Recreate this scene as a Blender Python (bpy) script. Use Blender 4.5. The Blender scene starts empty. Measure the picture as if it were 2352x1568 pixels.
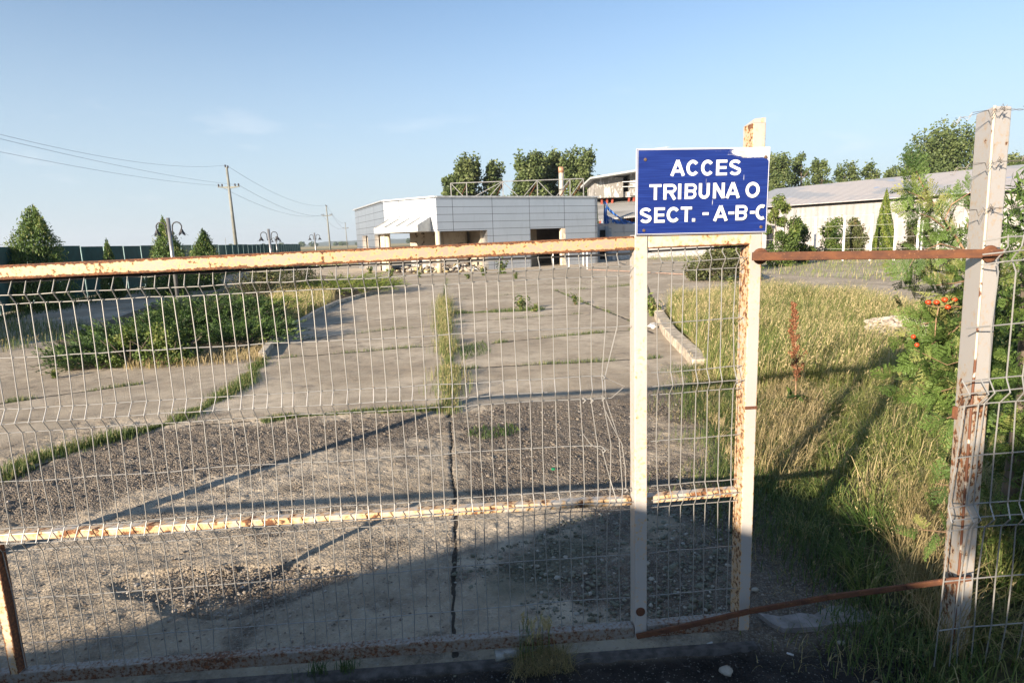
import bpy, math, random
import numpy as np
from mathutils import Vector, Matrix

# ------------------------------------------------------------------ camera, light, exposure
sc = bpy.context.scene
COL = sc.collection
W_, H_, FPX, EYE = 2352.0, 1568.0, 1400.0, 1.70     # a 2352 x 1568 picture of the photograph, focal length in its pixels
UPC = np.array([-290.0, 8300.0, 1400.0]); UPC /= np.linalg.norm(UPC)
FWC = np.array([0, 0, -1.0]); FWC -= FWC.dot(UPC) * UPC; FWC /= np.linalg.norm(FWC)
RTC = np.cross(FWC, UPC)
cam_d = bpy.data.cameras.new('camera'); cam = bpy.data.objects.new('camera', cam_d); COL.objects.link(cam)
cam_d.sensor_width = 36; cam_d.lens = FPX / W_ * 36; cam_d.clip_end = 9000; cam_d.clip_start = 0.05
M = Matrix.Identity(4)
for c in range(3):
    M[0][c], M[1][c], M[2][c] = RTC[c], FWC[c], UPC[c]
M.translation = (0, 0, EYE)
cam.matrix_world = M
sc.camera = cam
SUN_AZ, SUN_EL = 39.5, 16.0
wd = bpy.data.worlds.new("World"); sc.world = wd; wd.use_nodes = True
wn, wl = wd.node_tree.nodes, wd.node_tree.links
sky = wn.new('ShaderNodeTexSky'); sky.sky_type = 'NISHITA'; sky.sun_disc = False
sky.sun_elevation = math.radians(SUN_EL); sky.sun_rotation = math.radians(180 + SUN_AZ)
sky.air_density = 1.0; sky.dust_density = 0.2; sky.ozone_density = 2.5; sky.altitude = 100
bgn = wn['Background']; bgn.inputs[1].default_value = 0.073
# a few faint fair-weather clouds low over the horizon
tc = wn.new('ShaderNodeTexCoord'); mp = wn.new('ShaderNodeMapping'); mp.inputs['Scale'].default_value = (3.0, 3.0, 11.0)
nz = wn.new('ShaderNodeTexNoise'); nz.inputs['Scale'].default_value = 2.3; nz.inputs['Detail'].default_value = 7
rp = wn.new('ShaderNodeMapRange'); rp.inputs[1].default_value = .60; rp.inputs[2].default_value = .85; rp.inputs[4].default_value = .35
sx = wn.new('ShaderNodeSeparateXYZ'); band = wn.new('ShaderNodeMapRange'); band.inputs[1].default_value = .25; band.inputs[2].default_value = .12
mul = wn.new('ShaderNodeMath'); mul.operation = 'MULTIPLY'
mx = wn.new('ShaderNodeMix'); mx.data_type = 'RGBA'; mx.inputs[7].default_value = (6.3, 6.2, 6.3, 1)
wl.new(tc.outputs['Generated'], mp.inputs[0]); wl.new(mp.outputs[0], nz.inputs[0]); wl.new(nz.outputs[0], rp.inputs[0])
wl.new(tc.outputs['Generated'], sx.inputs[0]); wl.new(sx.outputs[2], band.inputs[0])
wl.new(rp.outputs[0], mul.inputs[0]); wl.new(band.outputs[0], mul.inputs[1]); wl.new(mul.outputs[0], mx.inputs[0])
hz_ = wn.new('ShaderNodeMapRange'); hz_.interpolation_type = 'SMOOTHSTEP'; hz_.inputs[1].default_value = .42; hz_.inputs[2].default_value = -.02; hz_.inputs[4].default_value = .85
hm = wn.new('ShaderNodeMix'); hm.data_type = 'RGBA'; hm.inputs[7].default_value = (2.95, 3.55, 4.15, 1)
wl.new(sx.outputs[2], hz_.inputs[0]); wl.new(hz_.outputs[0], hm.inputs[0]); wl.new(sky.outputs[0], hm.inputs[6]); wl.new(hm.outputs[2], mx.inputs[6]); wl.new(mx.outputs[2], bgn.inputs[0])
sd = bpy.data.lights.new('sun', 'SUN'); sun = bpy.data.objects.new('sun', sd); COL.objects.link(sun)
sd.energy = 5.0; sd.angle = math.radians(.55); sd.color = (1.0, .86, .69)
SD = Vector((math.sin(math.radians(SUN_AZ)) * math.cos(math.radians(SUN_EL)), math.cos(math.radians(SUN_AZ)) * math.cos(math.radians(SUN_EL)), -math.sin(math.radians(SUN_EL))))
sun.rotation_euler = SD.to_track_quat('-Z', 'Y').to_euler(); sun.location = (-30, -40, 30)
sc.view_settings.view_transform = 'Standard'; sc.view_settings.look = 'None'; sc.view_settings.exposure = 1.45; sc.view_settings.gamma = 1
sc.cycles.max_bounces = 6; sc.cycles.transparent_max_bounces = 8

# ------------------------------------------------------------------ measuring helpers: a pixel of the photograph -> a point of the place
def ray(u, v):
    c = np.array([(u - W_ / 2) / FPX, -(v - H_ / 2) / FPX, -1.0])
    return np.array([c.dot(RTC), c.dot(FWC), c.dot(UPC)])
EY = np.array([0, 0, EYE])
def G(u, v, z=0.0):
    r = ray(u, v); return EY + r * ((z - EYE) / r[2])
def YP(u, v, y):
    r = ray(u, v); return EY + r * (y / r[1])
GA = math.radians(3.0)
GD = np.array([math.cos(GA), math.sin(GA), 0]); GN = np.array([-math.sin(GA), math.cos(GA), 0]); G0 = np.array([0, 2.27, 0])
def GW(s, z, d=0.0):     # gate plane: along, height, depth behind
    p = G0 + GD * s + GN * d; return np.array([p[0], p[1], z])
def GP(u, v):
    r = ray(u, v); p = EY + r * ((G0 - EY).dot(GN) / r.dot(GN)); return float((p - G0).dot(GD)), float(p[2])

# ------------------------------------------------------------------ object helpers
def tag(o, label=None, cat=None, group=None, kind=None):
    if label: o['label'] = label
    if cat: o['category'] = cat
    if group: o['group'] = group
    if kind: o['kind'] = kind
    return o
def empty(name, loc, label, cat, group=None):
    o = bpy.data.objects.new(name, None); COL.objects.link(o); o.location = Vector(loc); o.empty_display_size = .2
    return tag(o, label, cat, group)
def link(name, me, mat, parent=None):
    if mat is not None and not me.materials: me.materials.append(mat)
    o = bpy.data.objects.new(name, me); COL.objects.link(o)
    if parent is not None:
        o.parent = parent
        o.matrix_parent_inverse = Matrix.Translation(-Vector(parent.location))
    return o
def np_mesh(name, V, F, tint=None, smooth=False, attrs=None):
    """V (n,3); F list of equal-length index arrays or a list of arrays of several widths"""
    me = bpy.data.meshes.new(name)
    Fs = F if isinstance(F, list) else [F]
    Fs = [f for f in Fs if len(f)]
    loops = np.concatenate([f.ravel() for f in Fs]).astype(np.int32)
    tot = np.concatenate([np.full(len(f), f.shape[1]) for f in Fs]).astype(np.int32)
    st = np.concatenate([[0], np.cumsum(tot)[:-1]]).astype(np.int32)
    me.vertices.add(len(V)); me.vertices.foreach_set('co', np.ascontiguousarray(V, dtype=np.float32).ravel())
    me.loops.add(len(loops)); me.loops.foreach_set('vertex_index', loops)
    me.polygons.add(len(tot)); me.polygons.foreach_set('loop_start', st); me.polygons.foreach_set('loop_total', tot)
    me.update(calc_edges=True)
    if smooth: me.polygons.foreach_set('use_smooth', np.ones(len(tot), dtype=bool))
    A = dict(attrs or {})
    if tint is not None: A['tint'] = tint
    for k, a in A.items():
        at = me.attributes.new(k, 'FLOAT', 'POINT'); at.data.foreach_set('value', np.ascontiguousarray(a, dtype=np.float32))
    me.validate()
    return me
class MB:
    """collects boxes, tubes and prisms for ONE mesh"""
    def __init__(s): s.v = []; s.f = []
    def add(s, vs, fs):
        n = len(s.v); s.v += [tuple(map(float, p)) for p in vs]; s.f += [tuple(i + n for i in q) for q in fs]
    def hexa(s, b, t):   # four bottom points, four top points
        s.add(list(b) + list(t), [(3, 2, 1, 0), (4, 5, 6, 7), (0, 1, 5, 4), (1, 2, 6, 5), (2, 3, 7, 6), (3, 0, 4, 7)])
    def box(s, c, sz, rz=0.0):
        hx, hy, hz = sz[0] / 2, sz[1] / 2, sz[2] / 2; cr, sr = math.cos(rz), math.sin(rz); P = []
        for z in (-hz, hz):
            for x, y in ((-hx, -hy), (hx, -hy), (hx, hy), (-hx, hy)):
                P.append((c[0] + x * cr - y * sr, c[1] + x * sr + y * cr, c[2] + z))
        s.hexa(P[:4], P[4:])
    def beam(s, p, q, w, h, up=(0, 0, 1)):
        p, q = Vector(p), Vector(q); d = (q - p).normalized(); u = Vector(up); r = d.cross(u)
        if r.length < 1e-4: r = d.cross(Vector((0, 1, 0)))
        r.normalize(); u = r.cross(d).normalized(); P = []
        for e in (p, q):
            for a, b in ((-1, -1), (1, -1), (1, 1), (-1, 1)): P.append(e + r * a * w / 2 + u * b * h / 2)
        s.hexa(P[:4], P[4:])
    def tube(s, pts, r, n=8, r2=None):
        pts = [Vector(p) for p in pts]; m = len(pts); base = len(s.v)
        for i, p in enumerate(pts):
            d = (pts[min(i + 1, m - 1)] - pts[max(i - 1, 0)]).normalized()
            a = d.cross(Vector((0.13, .99, 0.05))); a.normalize(); b = d.cross(a).normalized()
            rr = r if r2 is None else r + (r2 - r) * i / (m - 1)
            if isinstance(rr, (list, tuple)): rr = rr[i]
            for k in range(n):
                t = 2 * math.pi * k / n; s.v.append(tuple(p + (a * math.cos(t) + b * math.sin(t)) * rr))
        for i in range(m - 1):
            for k in range(n):
                a0 = base + i * n + k; a1 = base + i * n + (k + 1) % n; s.f.append((a0, a0 + n, a1 + n, a1))
        s.f.append(tuple(base + k for k in range(n))); s.f.append(tuple(base + (m - 1) * n + k for k in reversed(range(n))))
    def lathe(s, base, prof, n=16, ax=(0, 0, 1)):
        ax = Vector(ax).normalized(); a = ax.orthogonal().normalized(); b = ax.cross(a); B = len(s.v); base = Vector(base)
        for r, h in prof:
            for k in range(n):
                t = 2 * math.pi * k / n; s.v.append(tuple(base + ax * h + (a * math.cos(t) + b * math.sin(t)) * r))
        for i in range(len(prof) - 1):
            for k in range(n):
                s.f.append((B + i * n + k, B + i * n + (k + 1) % n, B + (i + 1) * n + (k + 1) % n, B + (i + 1) * n + k))
        s.f.append(tuple(B + k for k in reversed(range(n)))); s.f.append(tuple(B + (len(prof) - 1) * n + k for k in range(n)))
    def prism(s, poly, z0, z1):
        n = len(poly); s.add([(p[0], p[1], z0) for p in poly] + [(p[0], p[1], z1) for p in poly],
              [tuple(reversed(range(n))), tuple(range(n, 2 * n))] + [(i, (i + 1) % n, n + (i + 1) % n, n + i) for i in range(n)])
    def build(s, name, mat, parent=None, smooth=False, bevel=0.0, uvw=None):
        me = bpy.data.meshes.new(name); me.from_pydata(s.v, [], s.f); me.update()
        if smooth: me.polygons.foreach_set('use_smooth', [True] * len(me.polygons)); 
        if uvw:
            uv = me.uv_layers.new(name='UVMap')
            for lp in me.loops: uv.data[lp.index].uv = uvw(me.vertices[lp.vertex_index].co)
        o = link(name, me, mat, parent)
        if bevel:
            b = o.modifiers.new('bevel', 'BEVEL'); b.width = bevel; b.segments = 2; b.limit_method = 'ANGLE'
        return o

# ------------------------------------------------------------------ materials
def new_mat(name):
    m = bpy.data.materials.new(name); m.use_nodes = True
    return m, m.node_tree.nodes, m.node_tree.links, m.node_tree.nodes['Principled BSDF']
class NT:
    def __init__(s, name):
        s.m, s.n, s.l, s.b = new_mat(name)
        s.tc = s.n.new('ShaderNodeTexCoord')
    def put(s, sock, val):
        if hasattr(val, 'is_output'): s.l.new(val, sock)
        elif val is not None: sock.default_value = val
    def noise(s, scale, detail=6, rough=.55, vec=None, stretch=None, out=0):
        v = vec or s.tc.outputs['Object']
        if stretch:
            mp = s.n.new('ShaderNodeMapping'); mp.inputs['Scale'].default_value = stretch; s.l.new(v, mp.inputs[0]); v = mp.outputs[0]
        n = s.n.new('ShaderNodeTexNoise'); n.inputs['Scale'].default_value = scale; n.inputs['Detail'].default_value = detail; n.inputs['Roughness'].default_value = rough
        s.l.new(v, n.inputs['Vector']); return n.outputs[out]
    def voro(s, scale, feature='F1', out='Distance', vec=None, rnd=1.0):
        n = s.n.new('ShaderNodeTexVoronoi'); n.feature = feature; n.inputs['Scale'].default_value = scale; n.inputs['Randomness'].default_value = rnd
        s.l.new(vec or s.tc.outputs['Object'], n.inputs['Vector']); return n.outputs[out]
    def math(s, op, a, b=None, c=None, clamp=False):
        n = s.n.new('ShaderNodeMath'); n.operation = op; n.use_clamp = clamp
        s.put(n.inputs[0], a); s.put(n.inputs[1], b)
        if c is not None: s.put(n.inputs[2], c)
        return n.outputs[0]
    def ramp(s, x, lo, hi, a=0.0, b=1.0):
        n = s.n.new('ShaderNodeMapRange'); n.interpolation_type = 'SMOOTHSTEP'; s.put(n.inputs[0], x)
        for i, q in enumerate((lo, hi, a, b)): s.put(n.inputs[i + 1], q)
        return n.outputs[0]
    def mix(s, f, a, b):
        n = s.n.new('ShaderNodeMix'); n.data_type = 'RGBA'; s.put(n.inputs[0], f)
        s.put(n.inputs[6], (*a, 1) if isinstance(a, tuple) else a); s.put(n.inputs[7], (*b, 1) if isinstance(b, tuple) else b)
        return n.outputs[2]
    def xyz(s, v=None):
        n = s.n.new('ShaderNodeSeparateXYZ'); s.l.new(v or s.tc.outputs['Object'], n.inputs[0]); return n.outputs
    def attr(s, name):
        n = s.n.new('ShaderNodeAttribute'); n.attribute_name = name; return n.outputs['Fac']
    def bump(s, h, strength=.5, dist=.01):
        n = s.n.new('ShaderNodeBump'); n.inputs['Strength'].default_value = strength; n.inputs['Distance'].default_value = dist
        s.l.new(h, n.inputs['Height']); s.l.new(n.outputs[0], s.b.inputs['Normal'])
    def done(s, col=None, rough=None, metal=None, spec=None, **kw):
        if col is not None: s.put(s.b.inputs['Base Color'], (*col, 1) if isinstance(col, tuple) else col)
        s.put(s.b.inputs['Roughness'], rough); s.put(s.b.inputs['Metallic'], metal)
        if spec is not None: s.b.inputs['Specular IOR Level'].default_value = spec
        return s.m
def plain(name, col, rough=.7, metal=0.0, var=.25, scale=6.0, bump=0.0, stretch=None):
    t = NT(name); n = t.noise(scale, 6, stretch=stretch)
    c = t.mix(t.ramp(n, .3, .7), tuple(x * (1 - var) for x in col), tuple(min(1, x * (1 + var * .6)) for x in col))
    if bump: t.bump(t.noise(scale * 6), bump, .004)
    return t.done(c, rough, metal)
RUST1, RUST2 = (.20, .080, .032), (.085, .038, .022)
def painted(name, base, amount, edge='', edge_w=.02, half=(.025, .025), spot=55.0, warm=(.60, .36, .14), streak=None):
    """cream paint on steel with rust spots; edge 'z' or 'x' lets the rust gather along the long borders of the piece (its own local axes)"""
    t = NT(name); co = t.xyz()
    big = t.noise(5.0, 4, stretch=streak); sm = t.noise(spot, 5, .62); fine = t.noise(spot * 3.2, 3)
    v = t.math('ADD', t.math('MULTIPLY', sm, .72), t.math('MULTIPLY', big, .34))
    v = t.math('ADD', v, t.math('MULTIPLY', fine, .12))
    if edge:
        a = t.math('ABSOLUTE', co[2 if edge == 'z' else (1 if edge == 'y' else 0)])
        e = t.ramp(a, half[0] - edge_w, half[0], 0, .28)
        v = t.math('ADD', v, e)
    th = .80 - amount * .20
    rust = t.ramp(v, th, th + .06)
    halo = t.ramp(v, th - .13, th + .02)
    dark = t.ramp(t.noise(spot * 1.6, 4), .42, .62)
    rc = t.mix(dark, RUST2, RUST1)
    grime = t.mix(t.ramp(t.noise(2.3, 6), .35, .75), base, tuple(x * .86 for x in base))
    pc = t.mix(t.math('MULTIPLY', halo, .8), grime, warm)
    t.bump(t.math('ADD', t.math('MULTIPLY', rust, -.6), t.math('MULTIPLY', fine, .35)), .45, .0012)
    return t.done(t.mix(rust, pc, rc), t.ramp(rust, 0, 1, .42, .9))
CREAM = (.66, .60, .50)
M_RAIL = painted('rail_paint', (.345, .28, .215), .66, 'z', .013, (.025,), 75)
M_RAIL2 = painted('sign_rail_paint', (.43, .40, .37), .60, 'z', .008, (.026,), 45)
M_POST = painted('post_paint', (.46, .425, .39), .34, '', .006, (.026,), 70)
M_POSTR = painted('rusty_post_paint', (.42, .39, .36), .22, 'x', .014, (.030,), 60, streak=(1, 1, .25))
M_LEFT = painted('left_upright_paint', (.45, .415, .36), .72, 'x', .010, (.019,), 65, streak=(1, 1, .3))
M_LOW = painted('low_rail_paint', (.27, .25, .225), .95, '', .02, (.03,), 75, warm=(.20, .13, .08), streak=(.6, 1, 2.5))
M_MID = painted('mid_rail_paint', (.46, .42, .365), .88, '', .01, (.02,), 26)
def rustbar(name, a=(.15, .056, .022), b=(.08, .032, .018)):
    t = NT(name); n = t.noise(38, 7, .62, stretch=(.5, 1, 1)); c = t.mix(t.ramp(n, .3, .7), b, a)
    c = t.mix(t.ramp(t.noise(120, 3), .60, .72), c, (.22, .10, .045)); t.bump(t.noise(160, 4), .5, .001)
    return t.done(c, .85)
M_RUST = rustbar('rusted_steel')
def galv():
    t = NT('galvanised_wire'); c = t.mix(t.ramp(t.noise(70, 4), .62, .74), (.42, .405, .375), (.24, .13, .07))
    return t.done(t.mix(t.ramp(t.noise(9, 3), .35, .7), c, (.36, .35, .33)), .40, .5)
M_WIRE = galv()
M_BWIRE = plain('old_barbed_wire', (.22, .20, .18), .5, .6)
M_BLACK = plain('black_plastic', (.02, .02, .022), .5)
def pavement():
    t = NT('pavement_concrete')
    dirt = t.attr('dirt'); crack = t.attr('crack'); wet = t.attr('wet')
    n1 = t.noise(.55, 5); n2 = t.noise(4.2, 8, .66); n3 = t.noise(26, 6, .6); agg = t.voro(75, out='Distance'); aggc = t.voro(75, out='Color'); agg2 = t.voro(190, out='Color')
    base = t.mix(t.ramp(n1, .36, .66), (.35, .285, .205), (.51, .43, .325))
    base = t.mix(t.ramp(n2, .42, .70, 0, .6), base, (.20, .160, .115)); base = t.mix(t.ramp(t.noise(1.4, 9, .7), .50, .66, 0, .5), base, (.19, .155, .115)); base = t.mix(t.ramp(t.voro(34, out='Distance'), .16, .05, 0, .5), base, (.12, .10, .08))
    base = t.mix(t.ramp(n3, .48, .75, 0, .5), base, (.44, .385, .315))
    a1 = t.n.new('ShaderNodeSeparateColor'); t.l.new(aggc, a1.inputs[0]); a2 = t.n.new('ShaderNodeSeparateColor'); t.l.new(agg2, a2.inputs[0])
    stone = t.math('MULTIPLY', t.ramp(a1.outputs[0], .66, .78), t.ramp(agg, .5, .34))
    base = t.mix(t.math('MULTIPLY', stone, .45), base, t.mix(a1.outputs[1], (.15, .13, .11), (.50, .46, .40)))
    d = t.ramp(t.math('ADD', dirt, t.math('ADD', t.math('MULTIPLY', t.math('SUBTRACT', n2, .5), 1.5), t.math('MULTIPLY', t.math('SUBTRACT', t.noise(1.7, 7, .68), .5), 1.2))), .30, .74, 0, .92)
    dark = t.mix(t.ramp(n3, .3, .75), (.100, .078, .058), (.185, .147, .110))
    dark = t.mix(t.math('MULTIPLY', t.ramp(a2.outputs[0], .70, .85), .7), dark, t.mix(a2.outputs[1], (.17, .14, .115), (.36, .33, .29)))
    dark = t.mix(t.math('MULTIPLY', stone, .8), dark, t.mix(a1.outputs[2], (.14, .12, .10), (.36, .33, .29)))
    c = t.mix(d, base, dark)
    c = t.mix(t.math('MULTIPLY', t.ramp(wet, .25, .8), .55), c, (.075, .088, .055))
    c = t.mix(t.ramp(t.math('ADD', crack, t.math('MULTIPLY', t.math('SUBTRACT', n3, .5), .5)), .4, .6), c, (.070, .058, .044))
    tarc = t.mix(t.ramp(t.noise(9, 7, .6), .3, .75), (.018, .017, .016), (.050, .044, .040)); tarc = t.mix(t.math('MULTIPLY', t.ramp(a2.outputs[0], .93, .97), .6), tarc, (.22, .21, .19))
    c = t.mix(t.attr('tar'), c, tarc)
    h = t.math('ADD', t.math('MULTIPLY', t.noise(60, 6, .7), .8), t.math('MULTIPLY', t.math('SUBTRACT', 1, agg), t.math('ADD', .35, d)))
    h = t.math('ADD', h, t.math('MULTIPLY', n2, .4))
    t.bump(h, .8, .018)
    return t.done(c, .93, spec=.25)
M_PAVE = pavement()
def asphalt():
    t = NT('dark_asphalt'); n = t.noise(9, 7, .6); v = t.voro(130, out='Color'); s_ = t.n.new('ShaderNodeSeparateColor'); t.l.new(v, s_.inputs[0])
    c = t.mix(t.ramp(n, .3, .75), (.020, .018, .017), (.048, .042, .037)); c = t.mix(t.ramp(s_.outputs[0], .93, .97), c, (.20, .19, .17))
    t.bump(t.noise(110, 5, .7), .7, .006); return t.done(c, .95)
M_ASPH = asphalt()
M_KERB = plain('kerb_concrete', (.46, .39, .30), .9, var=.45, scale=9, bump=.8)
M_SLAB = plain('slab_concrete', (.26, .235, .22), .92, var=.35, scale=14, bump=.8)
def soil(name, a, b, sc_=2.0):
    t = NT(name); c = t.mix(t.ramp(t.noise(sc_, 8, .65), .32, .68), a, b); t.bump(t.noise(25, 6), .8, .03); return t.done(c, .97)
M_SOIL = soil('dry_soil', (.085, .060, .035), (.17, .13, .075)); M_FIELD = soil('field_ground', (.095, .105, .04), (.21, .18, .085), .05)
def leafm(name, a, b, c=None, rough=.55, trans=.25, spec=.3):
    """foliage: tint 0 -> a, 1 -> b (c above it)"""
    t = NT(name); tn = t.attr('tint'); col = t.mix(t.ramp(tn, 0, .7), a, b)
    if c: col = t.mix(t.ramp(tn, .62, 1.0), col, c)
    t.done(col, rough, spec=spec)
    tr = t.n.new('ShaderNodeBsdfTranslucent'); t.l.new(col, tr.inputs[0]); ms = t.n.new('ShaderNodeMixShader'); ms.inputs[0].default_value = trans
    t.l.new(t.b.outputs[0], ms.inputs[1]); t.l.new(tr.outputs[0], ms.inputs[2]); t.l.new(ms.outputs[0], t.n['Material Output'].inputs[0])
    return t.m
M_POPLAR = leafm('poplar_leaf', (.050, .080, .025), (.12, .155, .050), (.19, .22, .09))
M_THUJA = leafm('thuja_spray', (.035, .072, .018), (.125, .195, .045), (.27, .27, .09), trans=.2)
M_THUJAY = leafm('golden_thuja', (.05, .085, .015), (.15, .20, .03), (.24, .24, .06), trans=.2)
M_JUNI = leafm('juniper_needle', (.018, .042, .012), (.070, .130, .030), (.17, .23, .06), trans=.12)
M_JUNIY = leafm('yellow_juniper_needle', (.05, .09, .012), (.17, .22, .035), (.30, .32, .07), trans=.15)
M_BUSH = leafm('shrub_leaf', (.028, .055, .014), (.115, .165, .035), (.25, .25, .08), trans=.25)
M_BUSHR = leafm('brownish_shrub_leaf', (.05, .05, .022), (.10, .12, .04), (.20, .13, .07), trans=.2)
M_GRASS = leafm('meadow_grass', (.09, .165, .035), (.28, .30, .09), (.60, .48, .26), .6, .4)
M_DRY = leafm('dry_grass', (.16, .15, .06), (.38, .30, .14), (.56, .44, .25), .7, .3)
M_GREEN = leafm('joint_grass', (.045, .09, .022), (.15, .19, .055), (.42, .34, .17), .6, .3)
M_DOCK = leafm('dock_seed', (.13, .05, .025), (.27, .105, .05), (.36, .17, .085), .8, .15)
M_BARK = plain('bark', (.12, .095, .07), .95, var=.5, scale=12, stretch=(1, 1, .3))
M_TWIG = plain('thuja_twig', (.30, .19, .11), .85, var=.4, scale=30)
M_HIP = plain('rose_hip', (.50, .06, .015), .35, var=.3, scale=80)

# ------------------------------------------------------------------ numpy foliage tools
def frames(rng, n, up=None, spread=1.0):
    d = rng.normal(size=(n, 3))
    if up is not None: d = d * spread + up
    d /= np.linalg.norm(d, axis=1)[:, None] + 1e-9
    e = np.cross(d, rng.normal(size=(n, 3))); e /= np.linalg.norm(e, axis=1)[:, None] + 1e-9
    return d, e
def leaf_quads(rng, C, L, Wd, up=None, spread=1.0):
    n = len(C); d, e = frames(rng, n, up, spread); L = np.broadcast_to(L, n)[:, None]; Wd = np.broadcast_to(Wd, n)[:, None]
    V = np.stack([C - d * L / 2, C + e * Wd / 2, C + d * L / 2, C - e * Wd / 2], 1).reshape(-1, 3)
    return V, np.arange(4 * n).reshape(n, 4)
def cloud(name, mat, parent, rng, C, L, Wd, tint, up=None, spread=1.0):
    V, F = leaf_quads(rng, C, L, Wd, up, spread)
    return link(name, np_mesh(name, V, F, tint=np.repeat(np.clip(tint, 0, 1), 4)), mat, parent)
def lobed(rng, base, h, w, nl, n, env, lo=.12, hi=.24, zlo=0.0, vert=1.3):
    """points in a crown of many uneven lobes; returns points and a per-point clump value"""
    P = []; T = []
    per = max(1, n // nl)
    for k in range(nl):
        t = zlo + (1 - zlo) * (k + rng.random()) / nl; R = env(t) * w / 2
        a = rng.random() * 6.283; rr = w * rng.uniform(lo, hi) * (.5 + .5 * env(t)); q = max(0, R - rr * .6) * math.sqrt(rng.random())
        c = np.array([math.cos(a) * q, math.sin(a) * q, t * h])
        d = rng.normal(size=(per, 3)); d /= np.linalg.norm(d, axis=1)[:, None]
        r = rr * rng.uniform(.25, 1.0, per) ** .5 * rng.uniform(.8, 1.2, per)
        p = c + d * r[:, None] * np.array([1, 1, vert]); P.append(p)
        T.append(np.clip(rng.normal(.45, .16) + rng.normal(0, .16, per) + .15 * (p[:, 2] / h - .5), 0, 1))
    P = np.concatenate(P); T = np.concatenate(T); k = P[:, 2] > 0.02
    return P[k] + np.asarray(base), T[k]
def blades(rng, B, Hh, lean, wd, tint, curl=.35):
    """grass blades: two quads and a tip each"""
    n = len(B); a = rng.random(n) * 6.283; dirv = np.stack([np.cos(a), np.sin(a), np.zeros(n)], 1)
    side = np.stack([-np.sin(a + rng.normal(0, .6, n)), np.cos(a), np.zeros(n)], 1)
    side /= np.linalg.norm(side, axis=1)[:, None] + 1e-9
    bend = dirv * (rng.random(n) * curl)[:, None] + lean
    H3 = Hh[:, None]; up = np.array([0, 0, 1.0]); w = np.broadcast_to(wd, n)[:, None]
    m1 = B + (up * .5 + bend * .22) * H3; m2 = B + (up * .82 + bend * .62) * H3; tp = B + (up * (.98 - .22 * np.linalg.norm(bend, axis=1)[:, None]) + bend * 1.15) * H3
    V = np.stack([B - side * w * .5, B + side * w * .5, m1 - side * w * .42, m1 + side * w * .42, m2 - side * w * .26, m2 + side * w * .26, tp], 1).reshape(-1, 3)
    i = np.arange(n)[:, None] * 7
    return V, [np.concatenate([i + np.array([0, 1, 3, 2]), i + np.array([2, 3, 5, 4])]), i + np.array([4, 5, 6])], np.repeat(np.clip(tint, 0, 1), 7), tp
def grass(name, mat, rng, B, Hh, wd, tint, lean=(0, 0, 0), curl=.35, heads=0.0, head_size=.02, parent=None):
    V, F, T, tp = blades(rng, B, Hh, np.asarray(lean), wd, tint, curl)
    if heads > 0:
        sel = np.where((rng.random(len(B)) < heads) & (Hh > np.quantile(Hh, .5)))[0]
        k = 7; C = np.repeat(tp[sel], k, 0); back = (B[sel] - tp[sel]); back /= np.linalg.norm(back, axis=1)[:, None]
        C = C + np.repeat(back, k, 0) * (rng.random((len(C), 1)) * .26 * np.repeat(Hh[sel], k)[:, None]) + rng.normal(0, .003, C.shape)
        hv, hf = leaf_quads(rng, C, head_size, head_size * .22, np.array([.2, .1, 1.0]), .35)
        F = [F[0], F[1], hf + len(V)]; F = [np.concatenate([F[0], F[2]]), F[1]]
        V = np.concatenate([V, hv]); T = np.concatenate([T, np.full(len(hv), .97)])
    return link(name, np_mesh(name, V, F, tint=T), mat, parent)
def pip(poly, X, Y):
    poly = np.asarray(poly)[:, :2]; ins = np.zeros(X.shape, bool); j = len(poly) - 1
    for i in range(len(poly)):
        xi, yi = poly[i]; xj, yj = poly[j]
        c = ((yi > Y) != (yj > Y)) & (X < (xj - xi) * (Y - yi) / (yj - yi + 1e-12) + xi); ins ^= c; j = i
    return ins
def sample(rng, poly, n):
    poly = np.asarray(poly)[:, :2]; lo, hi = poly.min(0), poly.max(0); out = []; c = 0
    while c < n:
        q = lo + rng.random((n * 2, 2)) * (hi - lo); q = q[pip(poly, q[:, 0], q[:, 1])]; out.append(q); c += len(q)
    return np.concatenate(out)[:n]
def px(*pts): return [G(u, v)[:2] for u, v in pts]
def wav(x, y, f=1.0, ph=0.0):
    return (np.sin(x * 1.7 * f + 1.3 * np.sin(y * 1.1 * f + ph)) + np.sin(y * 2.3 * f + 1.7 * np.sin(x * .9 * f + ph * 2)) + np.sin((x + y) * 3.9 * f + ph)) / 3
# ------------------------------------------------------------------ ground
SQ = lambda x0, x1, y0, y1: [(x0, y0), (x1, y0), (x1, y1), (x0, y1)]
def sheet(name, poly, z, mat, kind='structure', sub=1):
    V = np.array([(p[0], p[1], z) for p in poly]); me = np_mesh(name, V, np.arange(len(V))[None, :]); o = link(name, me, mat); return tag(o, kind=kind)
sheet('field_ground', SQ(-4000, 4000, -400, 6000), -0.06, M_FIELD)
_q = [[(-22, 3), (-4.6, 3), (-4.6, 6.2), (-22, 6.2)], [(-22, 6.2), (-10, 6.2), (-10, 24), (-25, 24)], [(3.4, 3), (30, 3), (30, 6.2), (3.4, 6.2)], [(9, 6.2), (30, 6.2), (35, 24), (9, 24)], [(-25, 24), (35, 24), (60, 80), (-30, 80)], [(3.4, .6), (30, .6), (30, 3), (3.4, 3)]]
tag(link('pavement', np_mesh('pavement', np.array([(x, y, -.003) for q_ in _q for x, y in q_]), np.arange(24).reshape(6, 4)), M_PAVE), kind='structure')
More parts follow.
